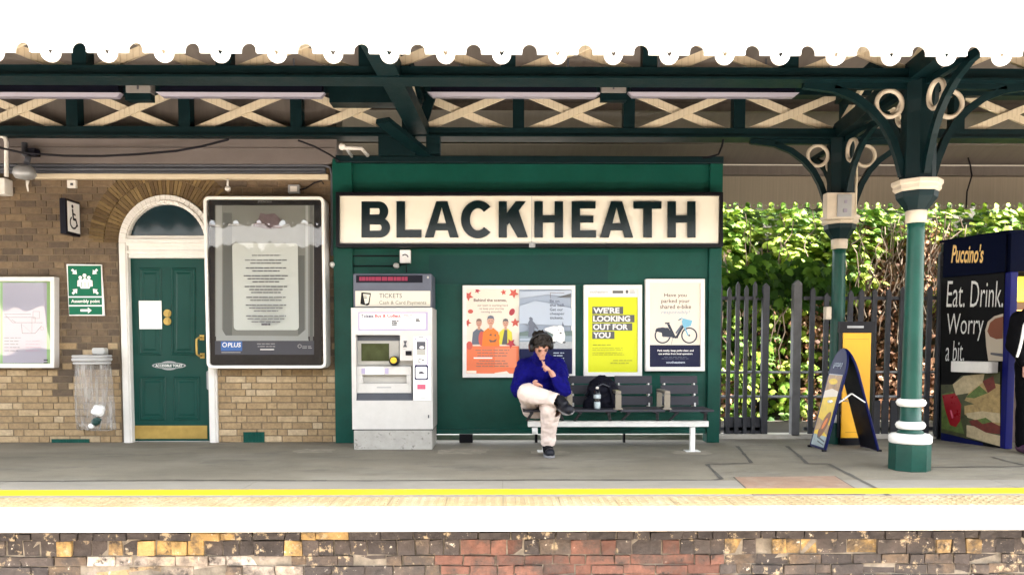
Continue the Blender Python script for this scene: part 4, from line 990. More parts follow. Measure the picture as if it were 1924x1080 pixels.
    soft("sweater", sc, [], SWEAT, t, .009, 4, .050, .085)
    cp = [P(1035.5, 697, 7.43), P(1042, 696, 7.44), P(1042, 703, 7.42), P(1037, 706, 7.42)]
    # trousers: crossed leg over the planted one, wide hems
    tc = [(P(1003, 762, 8.0), P(1028, 762, 8.0), .135, .135), (hR, kR, .11, .098), (kR, kR.lerp(aR, .5), .094, .083), (kR.lerp(aR, .5), aR.lerp(kR, .08), .083, .078), (hL, kL, .11, .098), (kL, kL.lerp(aL, .5), .098, .084), (kL.lerp(aL, .5), aL + Vector((0, 0, .0)), .084, .068)]
    tr = soft("trousers", tc, [], TROU, t, .008, 3, .036, .085)
    bmx = bmesh.new(); bmx.from_mesh(tr.data)              # flat hems: cut the rounded capsule ends
    for a, b in ((aL, (aL - kL).normalized()), (aR, (aR - kR).normalized())):
        bad = [v for v in bmx.verts if (v.co - a).dot(b) > .012 and (v.co - a).length < .16]
        bmesh.ops.delete(bmx, geom=bad, context='VERTS')
    bmx.to_mesh(tr.data); bmx.free()
    sm = tr.modifiers.new("cloth", 'SOLIDIFY'); sm.thickness = .004
    # socks and shoes
    soft("socks", [(aL + Vector((0, 0, .05)), aL + Vector((0, 0, -.05)), .058, .054), (aL + Vector((0, 0, -.03)), aL + Vector((0, -.09, -.07)), .05, .045), (kR.lerp(aR, .9), P(1056, 757, 7.36), .045, .042)], [], RUBBER, t, .008, 2)
    def shoe(heel, toe, up, mname):
        heel, toe, up = Vector(heel), Vector(toe), Vector(up).normalized()
        c = [(heel + up * .05, toe + up * .04, .052, .046), (heel + up * .105, heel.lerp(toe, .45) + up * .085, .052, .046), (heel.lerp(toe, .55) + up * .042, toe + up * .042, .056, .050)]
        o = soft("shoe", c, [], SHOE, t, .007, 3)
        d = (toe - heel).normalized(); sd_ = d.cross(up).normalized()
        q = [heel - d * .045, heel - d * .03 + sd_ * .044, heel.lerp(toe, .4) + sd_ * .046, heel.lerp(toe, .75) + sd_ * .058, toe + d * .02 + sd_ * .046, toe + d * .054, toe + d * .02 - sd_ * .046, heel.lerp(toe, .75) - sd_ * .058, heel.lerp(toe, .4) - sd_ * .046, heel - d * .03 - sd_ * .044]
        mb = MB(); mb.prism([x - up * .002 for x in q], up * .026); sl_ = mb.build("sole", SOLE, o, .005)
        lc = MB()
        for k in range(4):
            c0 = heel.lerp(toe, .38 + .09 * k) + up * (.125 - .010 * k); lc.tube([c0 - sd_ * .026, c0 + up * .006, c0 + sd_ * .026], .004, 5)
        lc.build("laces", RUBBER, o)
    shoe(Vector((P(1029, 848, 7.67).x, 7.67, .004)), Vector((P(1033, 858, 7.47).x, 7.475, .004)), (0, 0, 1), "shoe")
    f = (P(1073, 777, 7.30) - P(1054, 764, 7.42)); upv = Vector((-.55, .35, .75)); upv -= f.normalized() * upv.dot(f.normalized())
    shoe(P(1056, 768, 7.42), P(1070, 776, 7.28), upv, "shoe")
seated_man()

BAGM = mat("black_bag", (.002, .0022, .008), .75, spec=.2, noise=.3, nscale=12, bump=.3, bscale=40)
def backpack():
    t = thing("backpack", P(1130, 771, 7.85), "black backpack slumped on the second bench seat behind a plastic bottle", "backpack")
    caps = [(P(1117, 755, 7.98), P(1150, 755, 7.98), .10, .09), (P(1120, 735, 8.0), P(1148, 737, 8.0), .105, .085), (P(1123, 722, 8.03), P(1142, 724, 8.03), .085, .075), (P(1128, 714, 8.05), P(1138, 715, 8.05), .055, .055), (P(1108, 756, 7.95), P(1106, 764, 7.95), .055, .05), (P(1155, 758, 7.95), P(1157, 764, 7.95), .04, .035)]
    soft("bag_body", caps, [], BAGM, t, .010, 3, .045, .10)
    one(lambda m: m.tube([P(1124, 712, 8.0), P(1127, 706, 8.02), P(1136, 706, 8.02), P(1140, 713, 8.0)], .011, 8), "bag_handle", BAGM, t)
    one(lambda m: (m.tube([P(1128, 718, 7.93), P(1124, 735, 7.88), P(1121, 752, 7.87)], [.016, .018, .016], 6), m.tube([P(1143, 719, 7.93), P(1149, 738, 7.87), P(1152, 757, 7.88)], [.016, .018, .016], 6), m.tube([P(1105, 735, 7.95), P(1100, 742, 7.93), P(1107, 745, 7.92)], .012, 6)), "bag_strap", NAVYBLK, t)
    one(lambda m: m.tube([P(1121, 726, 7.885), P(1133, 721, 7.90), P(1147, 727, 7.895)], .006, 6), "bag_zip", DGREY, t)
backpack()
PLAST = glass("bottle_plastic", (.93, .96, .97), .05, 1.45)
def bottle():
    p = P(1122, 770, 7.76); z = .453
    t = thing("water_bottle", (p.x, 7.76, z), "clear plastic water bottle standing in front of the black backpack", "bottle")
    prof = [(.030, 0), (.036, .006), (.037, .03), (.034, .045), (.037, .06), (.037, .075), (.034, .09), (.037, .105), (.037, .15), (.031, .175), (.016, .198), (.0135, .203), (.0135, .212)]
    one(lambda m: m.lathe(prof, (p.x, 7.76, z), 20), "bottle_body", PLAST, t)
    one(lambda m: m.lathe([(.030, .004), (.033, .03), (.033, .055), (.031, .075)], (p.x, 7.76, z), 16), "bottle_water", mat("water_glint", (.50, .56, .58), .08), t)
    one(lambda m: m.lathe([(.0375, .108), (.0376, .148)], (p.x, 7.76, z), 20), "bottle_label", mat("bottle_label_silver", (.42, .48, .52), .25, noise=.4, nscale=40), t)
    one(lambda m: m.lathe([(.015, .206), (.015, .224), (.013, .226)], (p.x, 7.76, z), 14), "bottle_cap", OFFWHITE, t)
bottle()

# ------------------------------------------------------------------ litter bag holder
def bagmat():
    m = bpy.data.materials.new("clear_sack"); m.use_nodes = True; t = m.node_tree; t.nodes.remove(t.nodes["Principled BSDF"]); L = t.links.new; N = t.nodes.new
    tr = N("ShaderNodeBsdfTransparent"); tr.inputs[0].default_value = (.92, .92, .92, 1)
    df = N("ShaderNodeBsdfDiffuse"); df.inputs[0].default_value = (.66, .66, .66, 1); tl = N("ShaderNodeBsdfTranslucent"); tl.inputs[0].default_value = (.66, .66, .66, 1); gl = N("ShaderNodeBsdfGlossy"); gl.inputs["Roughness"].default_value = .18
    a, b, c = N("ShaderNodeMixShader"), N("ShaderNodeMixShader"), N("ShaderNodeMixShader")
    tc = N("ShaderNodeTexCoord"); mp = N("ShaderNodeMapping"); mp.inputs["Scale"].default_value = (26, 26, 3); n = N("ShaderNodeTexNoise"); n.inputs["Scale"].default_value = 1; n.inputs["Detail"].default_value = 5
    L(tc.outputs["Object"], mp.inputs[0]); L(mp.outputs[0], n.inputs["Vector"])
    mr = N("ShaderNodeMapRange"); mr.inputs[1].default_value = .35; mr.inputs[2].default_value = .7; mr.inputs[3].default_value = .05; mr.inputs[4].default_value = .50; L(n.outputs["Fac"], mr.inputs[0])
    bp = N("ShaderNodeBump"); bp.inputs["Distance"].default_value = .02; L(n.outputs["Fac"], bp.inputs["Height"]); L(bp.outputs[0], gl.inputs["Normal"])
    a.inputs[0].default_value = .4; L(df.outputs[0], a.inputs[1]); L(tl.outputs[0], a.inputs[2])
    b.inputs[0].default_value = .12; L(a.outputs[0], b.inputs[1]); L(gl.outputs[0], b.inputs[2])
    L(mr.outputs[0], c.inputs[0]); L(tr.outputs[0], c.inputs[1]); L(b.outputs[0], c.inputs[2]); L(c.outputs[0], t.nodes["Material Output"].inputs[0]); return m
def bin_():
    Y = 8.46; c = P(173, 675, Y)
    t = thing("litter_bag_holder", (c.x, Y, 0), "clear plastic litter sack hanging from a grey hoop on the wall left of the door", "litter bin")
    def hoop(m):
        for z, r, w in ((c.z, .185, .022), (c.z + .035, .19, .014), (c.z - .04, .18, .014)): m.tube([(c.x + r * math.cos(a), Y + r * .8 * math.sin(a), z) for a in [2 * math.pi * k / 28 for k in range(28)]], w, 8, closed=True)
    one(hoop, "sack_hoop", mat("hoop_grey", (.42, .42, .42), .45), t)
    def post(m):
        p = P(190, 665, 8.62); m.box(p.x - .04, p.x + .04, 8.6, 8.7, .9, p.z + .02); m.prism(rrect(p.x - .07, p.x + .07, p.z - .0, p.z + .07, .02, 8.56), (0, .08, 0))
    one(post, "hoop_bracket", mat("bracket_grey", (.50, .50, .48), .45), t, bevel=.004)
    me = MB(); seg = 44; rings = []; r3 = random.Random(2); ph = [r3.uniform(0, 6.28) for _ in range(6)]
    b = P(177, 806, Y)
    for k in range(17):
        f = k / 16; z = c.z + .02 - f * (c.z + .02 - b.z); rx = .172 + .035 * f ** .6; ry = .13 * (1 - .55 * f ** 3); row = []
        for i in range(seg):
            a = 2 * math.pi * i / seg; w = 1 + (.03 + .05 * f) * math.sin(7 * a + ph[0] + 1.5 * f) + .04 * f * math.sin(13 * a + ph[1] - 3 * f) + .02 * math.sin(23 * a + ph[2])
            row.append(me.bm.verts.new((c.x + .02 * f + rx * w * math.cos(a), Y + ry * w * math.sin(a), z + .012 * f * math.sin(5 * a + ph[3]))))
        rings.append(row)
    for A, B in zip(rings, rings[1:]):
        for i in range(seg): me.bm.faces.new((A[i], A[(i + 1) % seg], B[(i + 1) % seg], B[i])).smooth = True
    me.bm.faces.new(rings[-1])
    sk = bagmat(); me.build("litter_sack", sk, t)
    for nm, lbl, u, v, col, r in (("paper_cup", "crumpled white paper cup in the bottom of the clear litter sack", 185, 771, PAPER, .062), ("food_wrapper", "dark green wrapper in the bottom of the clear litter sack", 181, 791, mat("wrapper_green", (.01, .045, .04), .4), .045), ("paper_wrapper", "small crushed white wrapper at the very bottom of the clear litter sack", 172, 799, PAPER, .03)):
        q = P(u, v, Y - .07); o = soft("litter", [(q + Vector((-r * .4, 0, -r * .2)), q + Vector((r * .4, 0, r * .3)), r * .8, r * .7)], [(q, (r, r * .8, r * 1.05), None)], col, None, .008, 2, .03, .04)
        o.name = nm; tag(o, lbl, "litter")
bin_()

# ================================================================== CANOPY
def column(u, Y, name, label):
    c = P(u, 640, Y); x = c.x
    t = thing("iron_column", (x, Y, 0), label, "column", "iron columns holding up the canopy")
    o8 = R(22.5)
    one(lambda m: m.lathe([(.172, 0), (.172, .232), (.165, .238)], (x, Y, 0), 8, o8, False), "column_base", CGREEN, t, bevel=.004)
    one(lambda m: m.lathe([(.166, .2385), (.176, .25), (.176, .30), (.16, .318), (.13, .325)], (x, Y, 0), 24), "base_band", WHITE, t)
    for z in (.362, .562): one(lambda m: m.lathe([(.095, z), (.112, z + .008), (.124, z + .034), (.112, z + .06), (.095, z + .068)], (x, Y, 0), 24), "white_ring", WHITE, t)
    one(lambda m: m.lathe([(.112, .3255), (.104, .345), (.088, .36), (.084, .64), (.078, 1.2), (.070, 2.1), (.070, 2.2)], (x, Y, 0), 24), "column_shaft", CGREEN, t)
    one(lambda m: m.lathe([(.072, 2.165), (.084, 2.172), (.088, 2.265), (.084, 2.272)], (x, Y, 0), 24), "collar", STONE, t)
    one(lambda m: m.lathe([(.092, 2.273), (.10, 2.29), (.165, 2.38), (.172, 2.43)], (x, Y, 0), 8, o8, False), "capital", DGREEN, t)
    one(lambda m: m.lathe([(.172, 2.431), (.192, 2.45), (.192, 2.48), (.205, 2.495), (.205, 2.525), (.15, 2.53)], (x, Y, 0), 8, o8, False), "capital_plinth", STONE, t)
    one(lambda m: m.lathe([(.145, 2.5305), (.14, 3.1), (.15, 3.2), (.15, 3.36)], (x, Y, 0), 8, o8, False), "column_head", DGREEN, t)
    for dx, dy in ((1, 0), (-1, 0), (0, 1), (0, -1)):
        D = Vector((dx, dy, 0)); O = Vector((x, Y, 0)); Sd = Vector((-dy, dx, 0))
        path = [(.13, 2.58), (.17, 2.72), (.23, 2.88), (.31, 3.02), (.42, 3.14), (.56, 3.24), (.74, 3.31), (1.0, 3.345)]
        def rib(m):
            pts = [O + D * r + Vector((0, 0, z)) for r, z in path]
            for (a, b), k in zip(zip(pts, pts[1:]), range(20)):
                m.bar(a - (b - a) * .06, b + (b - a) * .06, .055 - .001 * k, .06, 0, Sd.cross((b - a).normalized()))
            m.bar(O + D * .14 + Vector((0, 0, 3.335)), O + D * 1.0 + Vector((0, 0, 3.335)), .05, .05)
        br = one(rib, "arched_bracket", DGREEN, t)
        q = O + D * .262 + Vector((0, 0, 3.19))
        one(lambda m: m.tube([q + D * .112 * math.cos(a) + Vector((0, 0, .112 * math.sin(a))) for a in [2 * math.pi * k / 30 for k in range(30)]], .021, 8, closed=True), "spandrel_ring", STONE, br)
    return t
YF, YR = 6.75, 8.60
column(1715, YF, "near", "near green iron column with three white bands at its foot beside the yellow line")
c2 = column(1573, YR, "far", "farther green iron column behind the pavement sign, with a cable box on it")
def cable_box():
    t = thing("cable_box", P(1580, 386, 8.4), "cream metal cable box with a grey cover strapped to the farther column", "cable box")
    one(lambda m: m.pbox(1553, 1607, 362, 411, 8.36, 8.47), "box_body", STONE, t, bevel=.006)
    one(lambda m: m.pbox(1573, 1601, 365, 407, 8.345, 8.36), "box_cover", GREY, t, bevel=.004)
    one(lambda m: (m.pbox(1587, 1592, 376, 382, 8.34, 8.345), m.pbox(1585, 1592, 392, 399, 8.34, 8.345)), "cover_lock", LILAC, t)
    one(lambda m: m.tube([P(1609, 275, 8.38), P(1610, 330, 8.38), P(1607, 405, 8.38)], .010, 6), "box_conduit", CREAM, t)
    t = thing("switch_box", P(1557, 588, 8.45), "small pale switch box fixed to the left side of the farther column", "switch")
    one(lambda m: m.pbox(1552, 1563, 576, 600, 8.44, 8.52), "box_body", STONE, t, bevel=.006)
cable_box()

def canopy():
    t = thing("station_canopy", (0, 7.5, 3.4), "dark green station canopy with cream cross lattice and a white scalloped valance", "canopy")
    prof = [(4.98, 3.56), (7.6, 4.42), (10.36, 3.50)]
    def roof(m):
        for (a, b), (c, d) in zip(prof, prof[1:]): m.hexa([(XL, a, b), (XR, a, b), (XR, c, d), (XL, c, d), (XL, a, b + .07), (XR, a, b + .07), (XR, c, d + .07), (XL, c, d + .07)])
    one(roof, "canopy_roof", SOFFIT, t)
    def purlins(m):
        for y in (5.4, 5.9, 6.35, 7.2): m.box(XL, XR, y, y + .07, 3.56 + (y - 4.98) * .328 - .10, 3.56 + (y - 4.98) * .328 - .012)
        for y in (9.1, 9.75): m.box(XL, XR, y, y + .06, 4.42 - (y - 7.6) * .333 - .10, 4.42 - (y - 7.6) * .333 - .012)
    one(purlins, "purlin", SOFFIT, t)
    # valance: boards with a round lobe, a shoulder and a round slot between, a small heart hole in each lobe
    def valance(Y, p, uc, zb, ztop, name, m, n0, n1, x0, k=1.0, parent=t):
        cu = bpy.data.curves.new(name, 'CURVE'); cu.dimensions = '2D'; cu.fill_mode = 'BOTH'; cu.extrude = .011
        r, s = .060 * k, .048 * k; zl = zb + r            # ledge height
        pts = [(x0 + n0 * p - p / 2, ztop)]
        for i in range(n0, n1 + 1):
            c = x0 + i * p
            pts += [(c - p / 2 - .0, zl + .012 * k + s)] if i == n0 else []
            pts += [(c - p / 2 + s * math.sin(a), zl + .014 * k + s * math.cos(a)) for a in [R(90 * j / 5) for j in range(1, 6)]]
            pts += [(c - p / 2 + s, zl), (c - r, zl)]
            pts += [(c - r * math.cos(a), zl - r * math.sin(a)) for a in [R(180 * j / 12) for j in range(1, 12)]]
            pts += [(c + r, zl), (c + p / 2 - s, zl)]
            pts += [(c + p / 2 - s * math.cos(a), zl + .014 * k + s * math.sin(a)) for a in [R(90 * j / 5) for j in range(0, 6)]]
        pts += [(x0 + n1 * p + p / 2, ztop)]
        def spl(q):
            sp = cu.splines.new('POLY'); sp.points.add(len(q) - 1); sp.use_cyclic_u = True
            for pt, (a, b) in zip(sp.points, q): pt.co = (a, b, 0, 1)
        clean = [pts[0]]
        for q in pts[1:]:
            if math.hypot(q[0] - clean[-1][0], q[1] - clean[-1][1]) > 1e-4: clean.append(q)
        spl(clean)
        for i in range(n0, n1 + 1):
            c = x0 + i * p; h = .019 * k; spl([(c - h, zl + h * .9), (c - h * .5, zl + h * 1.15), (c, zl + h * .75), (c + h * .5, zl + h * 1.15), (c + h, zl + h * .9), (c + h * .45, zl - h * .35), (c, zl - h * .75), (c - h * .45, zl - h * .35)])
        o = bpy.data.objects.new(name, cu); C.objects.link(o); me = baked(o)
        for v in me.vertices: v.co = (v.co.x, Y + v.co.z, v.co.y)
        me.flip_normals()
        return link(name, me, parent, [m])
    canopy.valance = valance
    pitch = .356; x17 = P(942.5, 101, 5.0).x; zb = P(942, 120.5, 5.0).z
    valance(5.0, pitch, 0, zb, 3.58, "valance", VALANCE, -22, 22, x17)
    valance(10.38, .16, 0, P(1700, 394, 10.38).z, 3.52, "rear_valance", mat("rear_boards", (.30, .26, .20), .8, noise=.14, nscale=3, stretch=(14, 1, .3)), 6, 70, .0, .8)
    one(lambda m: m.box(XL, XR, 5.03, 5.12, 3.40, 3.55), "gutter_beam", DGREEN, t)
    one(lambda m: (m.box(XL, XR, 10.26, 10.36, 3.34, 3.46),), "rear_beam", SOFFIT, t)
    # lattice beams with a cream cross in every bay
    bay = 1.211
    def lattice(Y, xp, n0, n1):
        def chords(m):
            for z0, z1, w in ((3.37, 3.465, .16), (3.825, 3.96, .16)): m.box(XL + .5, XR - .5, Y - w / 2, Y + w / 2, z0, z1)
            for z0, z1 in ((3.37, 3.39), (3.94, 3.96)): m.box(XL + .5, XR - .5, Y - .115, Y + .115, z0 - .012, z1 - .013)
            for i in range(n0, n1 + 1):
                x = xp + i * bay; m.box(x - .062, x + .062, Y - .065, Y + .065, 3.465, 3.825)
        g = one(chords, "lattice_beam", DGREEN, t)
        def x_(m):
            a, b = Vector((xp + .062, Y, 3.466)), Vector((xp + bay - .062, Y, 3.824)); w = .115
            q = w / math.sin(math.atan2(b.z - a.z, b.x - a.x)) * .5
            for s, y in ((0, -.03), (1, .004)):
                A, B = (a, b) if s == 0 else (Vector((a.x, Y, b.z)), Vector((b.x, Y, a.z)))
                m.prism([(A.x, Y + y, A.z), (A.x + q * 1.15, Y + y, A.z), (B.x, Y + y, B.z), (B.x - q * 1.15, Y + y, B.z)], (0, .026, 0))
                L_ = 16
                for k in range(1, L_):
                    f = k / L_; c = A.lerp(B, f) + Vector((q * .575 * (1 - 2 * f), 0, 0))
                    zz = 1 if B.z > A.z else -1
                    m.bar(c + Vector((0, y - .0015, -.042)), c + Vector((0, y - .0015, .042)), .006, .003, 1, (0, 1, 0))
        proto = None
        for i in range(n0, n1):
            if proto is None:
                mb = MB(); x_(mb); proto = mb.build("cross_brace", [CREAM, mat("brace_groove", (.50, .43, .31), .7)], g); base = i
                proto.location.x = i * bay
            else:
                c = proto.copy(); C.objects.link(c); c.parent = g; c.location.x = i * bay
    lattice(YR, P(974, 260, YR).x, -8, 8)
    lattice(YF, P(955, 150, YF).x, -8, 8)
    # crosswise beams from the front edge to the wall
    for k, (uf, ur) in enumerate(((702, 792), (None, None))):
        if uf: a, b = P(uf, 100, 6.0), P(ur, 262, 8.66)
        else: a, b = P(1715, 160, YF), P(1577, 262, YR)
        d = (b - a); d.z = 0; d.normalize()
        A = Vector((a.x, a.y, 3.44)) - d * ((a.y - 5.15) / d.y); B = Vector((b.x, b.y, 3.44))
        def beam(m):
            m.bar(A, B, .19 if uf else .14, .14); m.bar(A + Vector((0, 0, .07)), B + Vector((0, 0, .07)), .12, .05)
            m.bar(A + Vector((0, 0, .36)), B + Vector((0, 0, .36)), .12, .10)
            n = 4
            for i in range(n):
                p, q = A.lerp(B, (i + .0) / n), A.lerp(B, (i + 1.0) / n)
                m.bar(p + Vector((0, 0, .07)), q + Vector((0, 0, .34)), .05, .06)
        cb = one(beam, "cross_beam", DGREEN, t)
        def crem(m):
            n = 4
            for i in range(n):
                p, q = A.lerp(B, (i + .0) / n), A.lerp(B, (i + 1.0) / n); m.bar(p + Vector((0, 0, .34)), q + Vector((0, 0, .07)), .03, .07)
        one(crem, "lattice_strip", CREAM, cb)
    def wall_bracket(m):
        x = P(785, 240, YR).x
        m.bar((x + .02, YR - .05, 3.40), (x + .16, YR - .05, 3.84), .05, .11); m.bar((x - .02, YR - .03, 3.47), (x - .02, YR - .03, 3.83), .05, .12)
        m.box(x - .42, x - .02, 8.5, 8.64, 3.16, 3.36); m.box(x + .10, x + .25, 8.5, 8.64, 3.18, 3.36); m.bar((x - .28, 7.9, 3.36), (x + .08, 8.6, 3.19), .16, .05)
        m.box(x - .9, x + .02, 8.3, 8.5, 3.66, 3.90)
    one(wall_bracket, "wall_bracket", DGREEN, t)
canopy()

def tube_lights():
    Y = 8.18
    for u0, u1, lb in ((-88, 227, "unlit fluorescent strip light at the far left under the canopy lattice"), (293, 610, "unlit fluorescent strip light above the arched green door"), (803, 1128, "unlit fluorescent strip light left of the centre junction, above the name board"), (1180, 1502, "unlit fluorescent strip light just left of the two columns")):
        t = thing("strip_light", P((u0 + u1) / 2, 170, Y), lb, "strip light", "strip lights hung under the canopy")
        a, b = P(u0, 180.5, Y), P(u1, 174.5, Y); c, d = P(u0 + 6, 173, Y), P(u1 - 6, 153, Y)
        one(lambda m: m.box(c.x, d.x, Y + .01, Y + .12, c.z, d.z), "light_housing", NAVYBLK, t, bevel=.006)
        def dif(m):
            m.prism([(a.x + .05, Y + .02, a.z), (b.x - .05, Y + .02, a.z), (b.x, Y - .005, b.z), (a.x, Y - .005, b.z)], (0, .07, 0))
        one(dif, "light_diffuser", LILAC, t)
        for x in (c.x + .3, d.x - .3): one(lambda m: m.tube([(x, Y + .06, d.z - .01), (x, Y + .06, d.z + .25)], .01, 6), "hanger_rod", DGREY, t)
    for u0, u1, lb in ((236, 282, "grey junction box between the two strip lights at the left"), (1130, 1177, "grey junction box between the two strip lights over the name board")):
        t = thing("light_junction_box", P((u0 + u1) / 2, 165, Y), lb, "junction box", "junction boxes between the strip lights")
        one(lambda m: m.pbox(u0, u1, 154, 174, Y, Y + .12), "box_body", mat("junction_grey", (.22, .21, .20), .5), t, bevel=.006)
        one(lambda m: m.pbox((u0 + u1) / 2 - 2, (u0 + u1) / 2 + 1, 161, 168, Y - .006, Y), "box_latch", DGREY, t)
        one(lambda m: m.pbox(u0 - 1, u1 + 1, 175, 188, Y + .02, Y + .12), "box_tray", DGREEN, t)
    t = thing("security_camera", P(665, 280, 8.4), "small white security camera on an angled arm above the corner of the green hoarding", "camera")
    one(lambda m: m.tube([P(640, 277, 8.3), P(646, 278, 8.3), P(679, 279, 8.4), P(691, 293, 8.6)], [.03, .022, .02, .02], 10), "camera_arm", OFFWHITE, t)
    one(lambda m: m.lathe([(.01, -.035), (.034, -.02), (.036, .01), (.02, .034)], P(643, 276, 8.28), 14), "camera_head", OFFWHITE, t)
    one(lambda m: m.tube([P(652, 281, 8.32), P(661, 294, 8.5)], .017, 8), "camera_strut", GREY, t)
tube_lights()

# ================================================================== FENCE, IVY, SIGNS AND KIOSK AT THE RIGHT
def fence():
    Y = 8.98
    t = thing("palisade_fence", P(1560, 826, Y), "grey steel palisade fence with pointed pales and two thin rails in front of the ivy", "fence")
    def pale(u, vt, w, name="pale", y=Y, thick=.03, mm=FENCE):
        x = P(u, 700, y).x; zt = P(0, vt, y).z; h = w / 2
        def f(m):
            m.prism([(x - h, y, .03), (x + h, y, .03), (x + h, y, zt - .045), (x, y, zt), (x - h, y, zt - .045)], (0, thick, 0))
        one(f, name, mm, t, bevel=.004)
    r3 = random.Random(8)
    for u in (1352, 1369, 1385, 1401, 1417): pale(u, 532 + r3.uniform(-6, 6), .046)
    for u in (1438,): pale(u, 530, .075, "fence_post", Y - .02, .07)
    pale(1497, 524, .095, "fence_post", Y - .05, .09, mat("weathered_post", (.10, .10, .105), .6, noise=.3, nscale=6, bump=.15))
    for u in (1525, 1551, 1578, 1596, 1616, 1641, 1667, 1693, 1719, 1744): pale(u, 541 + r3.uniform(-7, 7), .058)
    pale(1764, 470, .05, "fence_post", 8.9, .05)
    for k in range(26): pale(1790 + k * 22, 541 + r3.uniform(-7, 7), .058)
    for v in (699, 745):
        a, b = P(1340, v, 9.03), P(2300, v, 9.03)
        one(lambda m: (m.tube([(a.x, 9.03, a.z), (b.x, 9.03, a.z)], .015, 8)), "rail", mat("rail_grey", (.30, .31, .33), .35, metal=.4), t)
    for v in (560, 805): 
        a, b = P(1510, v, 9.02), P(2300, v, 9.02); c, d = P(1345, v, 9.02), P(1440, v, 9.02)
        one(lambda m: (m.box(a.x, b.x, 9.012, 9.04, a.z - .02, a.z + .02)), "cross_rail", FENCE, t)
        one(lambda m: (m.box(c.x, d.x, 9.012, 9.04, a.z - .02, a.z + .02)), "cross_rail", FENCE, t)
    one(lambda m: m.pbox(1360, 1436, 783, 824, 9.012, 9.03), "kick_panel", FENCE, t)
    one(lambda m: [m.pbox(1640 + k * 16, 1654.5 + k * 16, 752, 822, 8.955, 8.975) for k in range(5)], "kick_panel", FENCE, t)
    k0, k1 = P(660, 0, 8.9).x, 14
    struct(one(lambda m: m.box(k0, k1, 8.93, 9.12, -.02, .055), "kerb", mat("pale_kerb", (.52, .49, .43), .8, noise=.15, nscale=8, bump=.2), bevel=.01))
    struct(one(lambda m: m.box(k0, k1, 9.12, 13.2, -.02, .03), "planting_bed", MATS["earth"]))
fence()

def leafmat(name, cols):
    m = bpy.data.materials.new(name); m.use_nodes = True; MATS[name] = m; t = m.node_tree; b = t.nodes["Principled BSDF"]; L = t.links.new; N = t.nodes.new
    a = N("ShaderNodeAttribute"); a.attribute_name = "tone"; r = N("ShaderNodeValToRGB"); e = r.color_ramp.elements
    while len(e) < len(cols): e.new(.5)
    for i, (p, c) in enumerate(cols): e[i].position = p; e[i].color = (*c, 1)
    L(a.outputs["Fac"], r.inputs[0]); L(r.outputs[0], b.inputs["Base Color"]); b.inputs["Roughness"].default_value = .6; b.inputs["Specular IOR Level"].default_value = .22
    tl = N("ShaderNodeBsdfTranslucent"); L(r.outputs[0], tl.inputs[0]); ms = N("ShaderNodeMixShader"); ms.inputs[0].default_value = .42
    L(b.outputs[0], ms.inputs[1]); L(tl.outputs[0], ms.inputs[2]); L(ms.outputs[0], t.nodes["Material Output"].inputs[0]); return m
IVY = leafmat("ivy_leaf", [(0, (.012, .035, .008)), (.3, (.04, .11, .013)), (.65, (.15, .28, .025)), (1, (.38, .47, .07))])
DEAD = leafmat("dead_ivy_leaf", [(0, (.07, .034, .02)), (.5, (.28, .14, .08)), (1, (.58, .37, .24))])
STEM = mat("ivy_stem", (.12, .085, .055), .85, noise=.4, nscale=20)
IVO = [(0, -.5), (.28, -.42), (.5, -.12), (.26, .02), (.30, .26), (.10, .20), (0, .56), (-.10, .20), (-.30, .26), (-.26, .02), (-.5, -.12), (-.28, -.42)]
def leaf(m, c, n, size, tone, rr):
    n = n.normalized(); down = Vector((rr.uniform(-.5, .5), rr.uniform(-.3, .3), -1)); a = (down - n * down.dot(n)).normalized(); b = n.cross(a)
    cen = m.bm.verts.new(c); vs_ = [m.bm.verts.new(c + (b * x + a * y) * size - n * size * (.25 * abs(x) + .12 * y * y)) for x, y in IVO]
    for k in range(12):
        f = m.bm.faces.new((cen, vs_[k], vs_[(k + 1) % 12])); f[m.lay] = tone; f.smooth = True
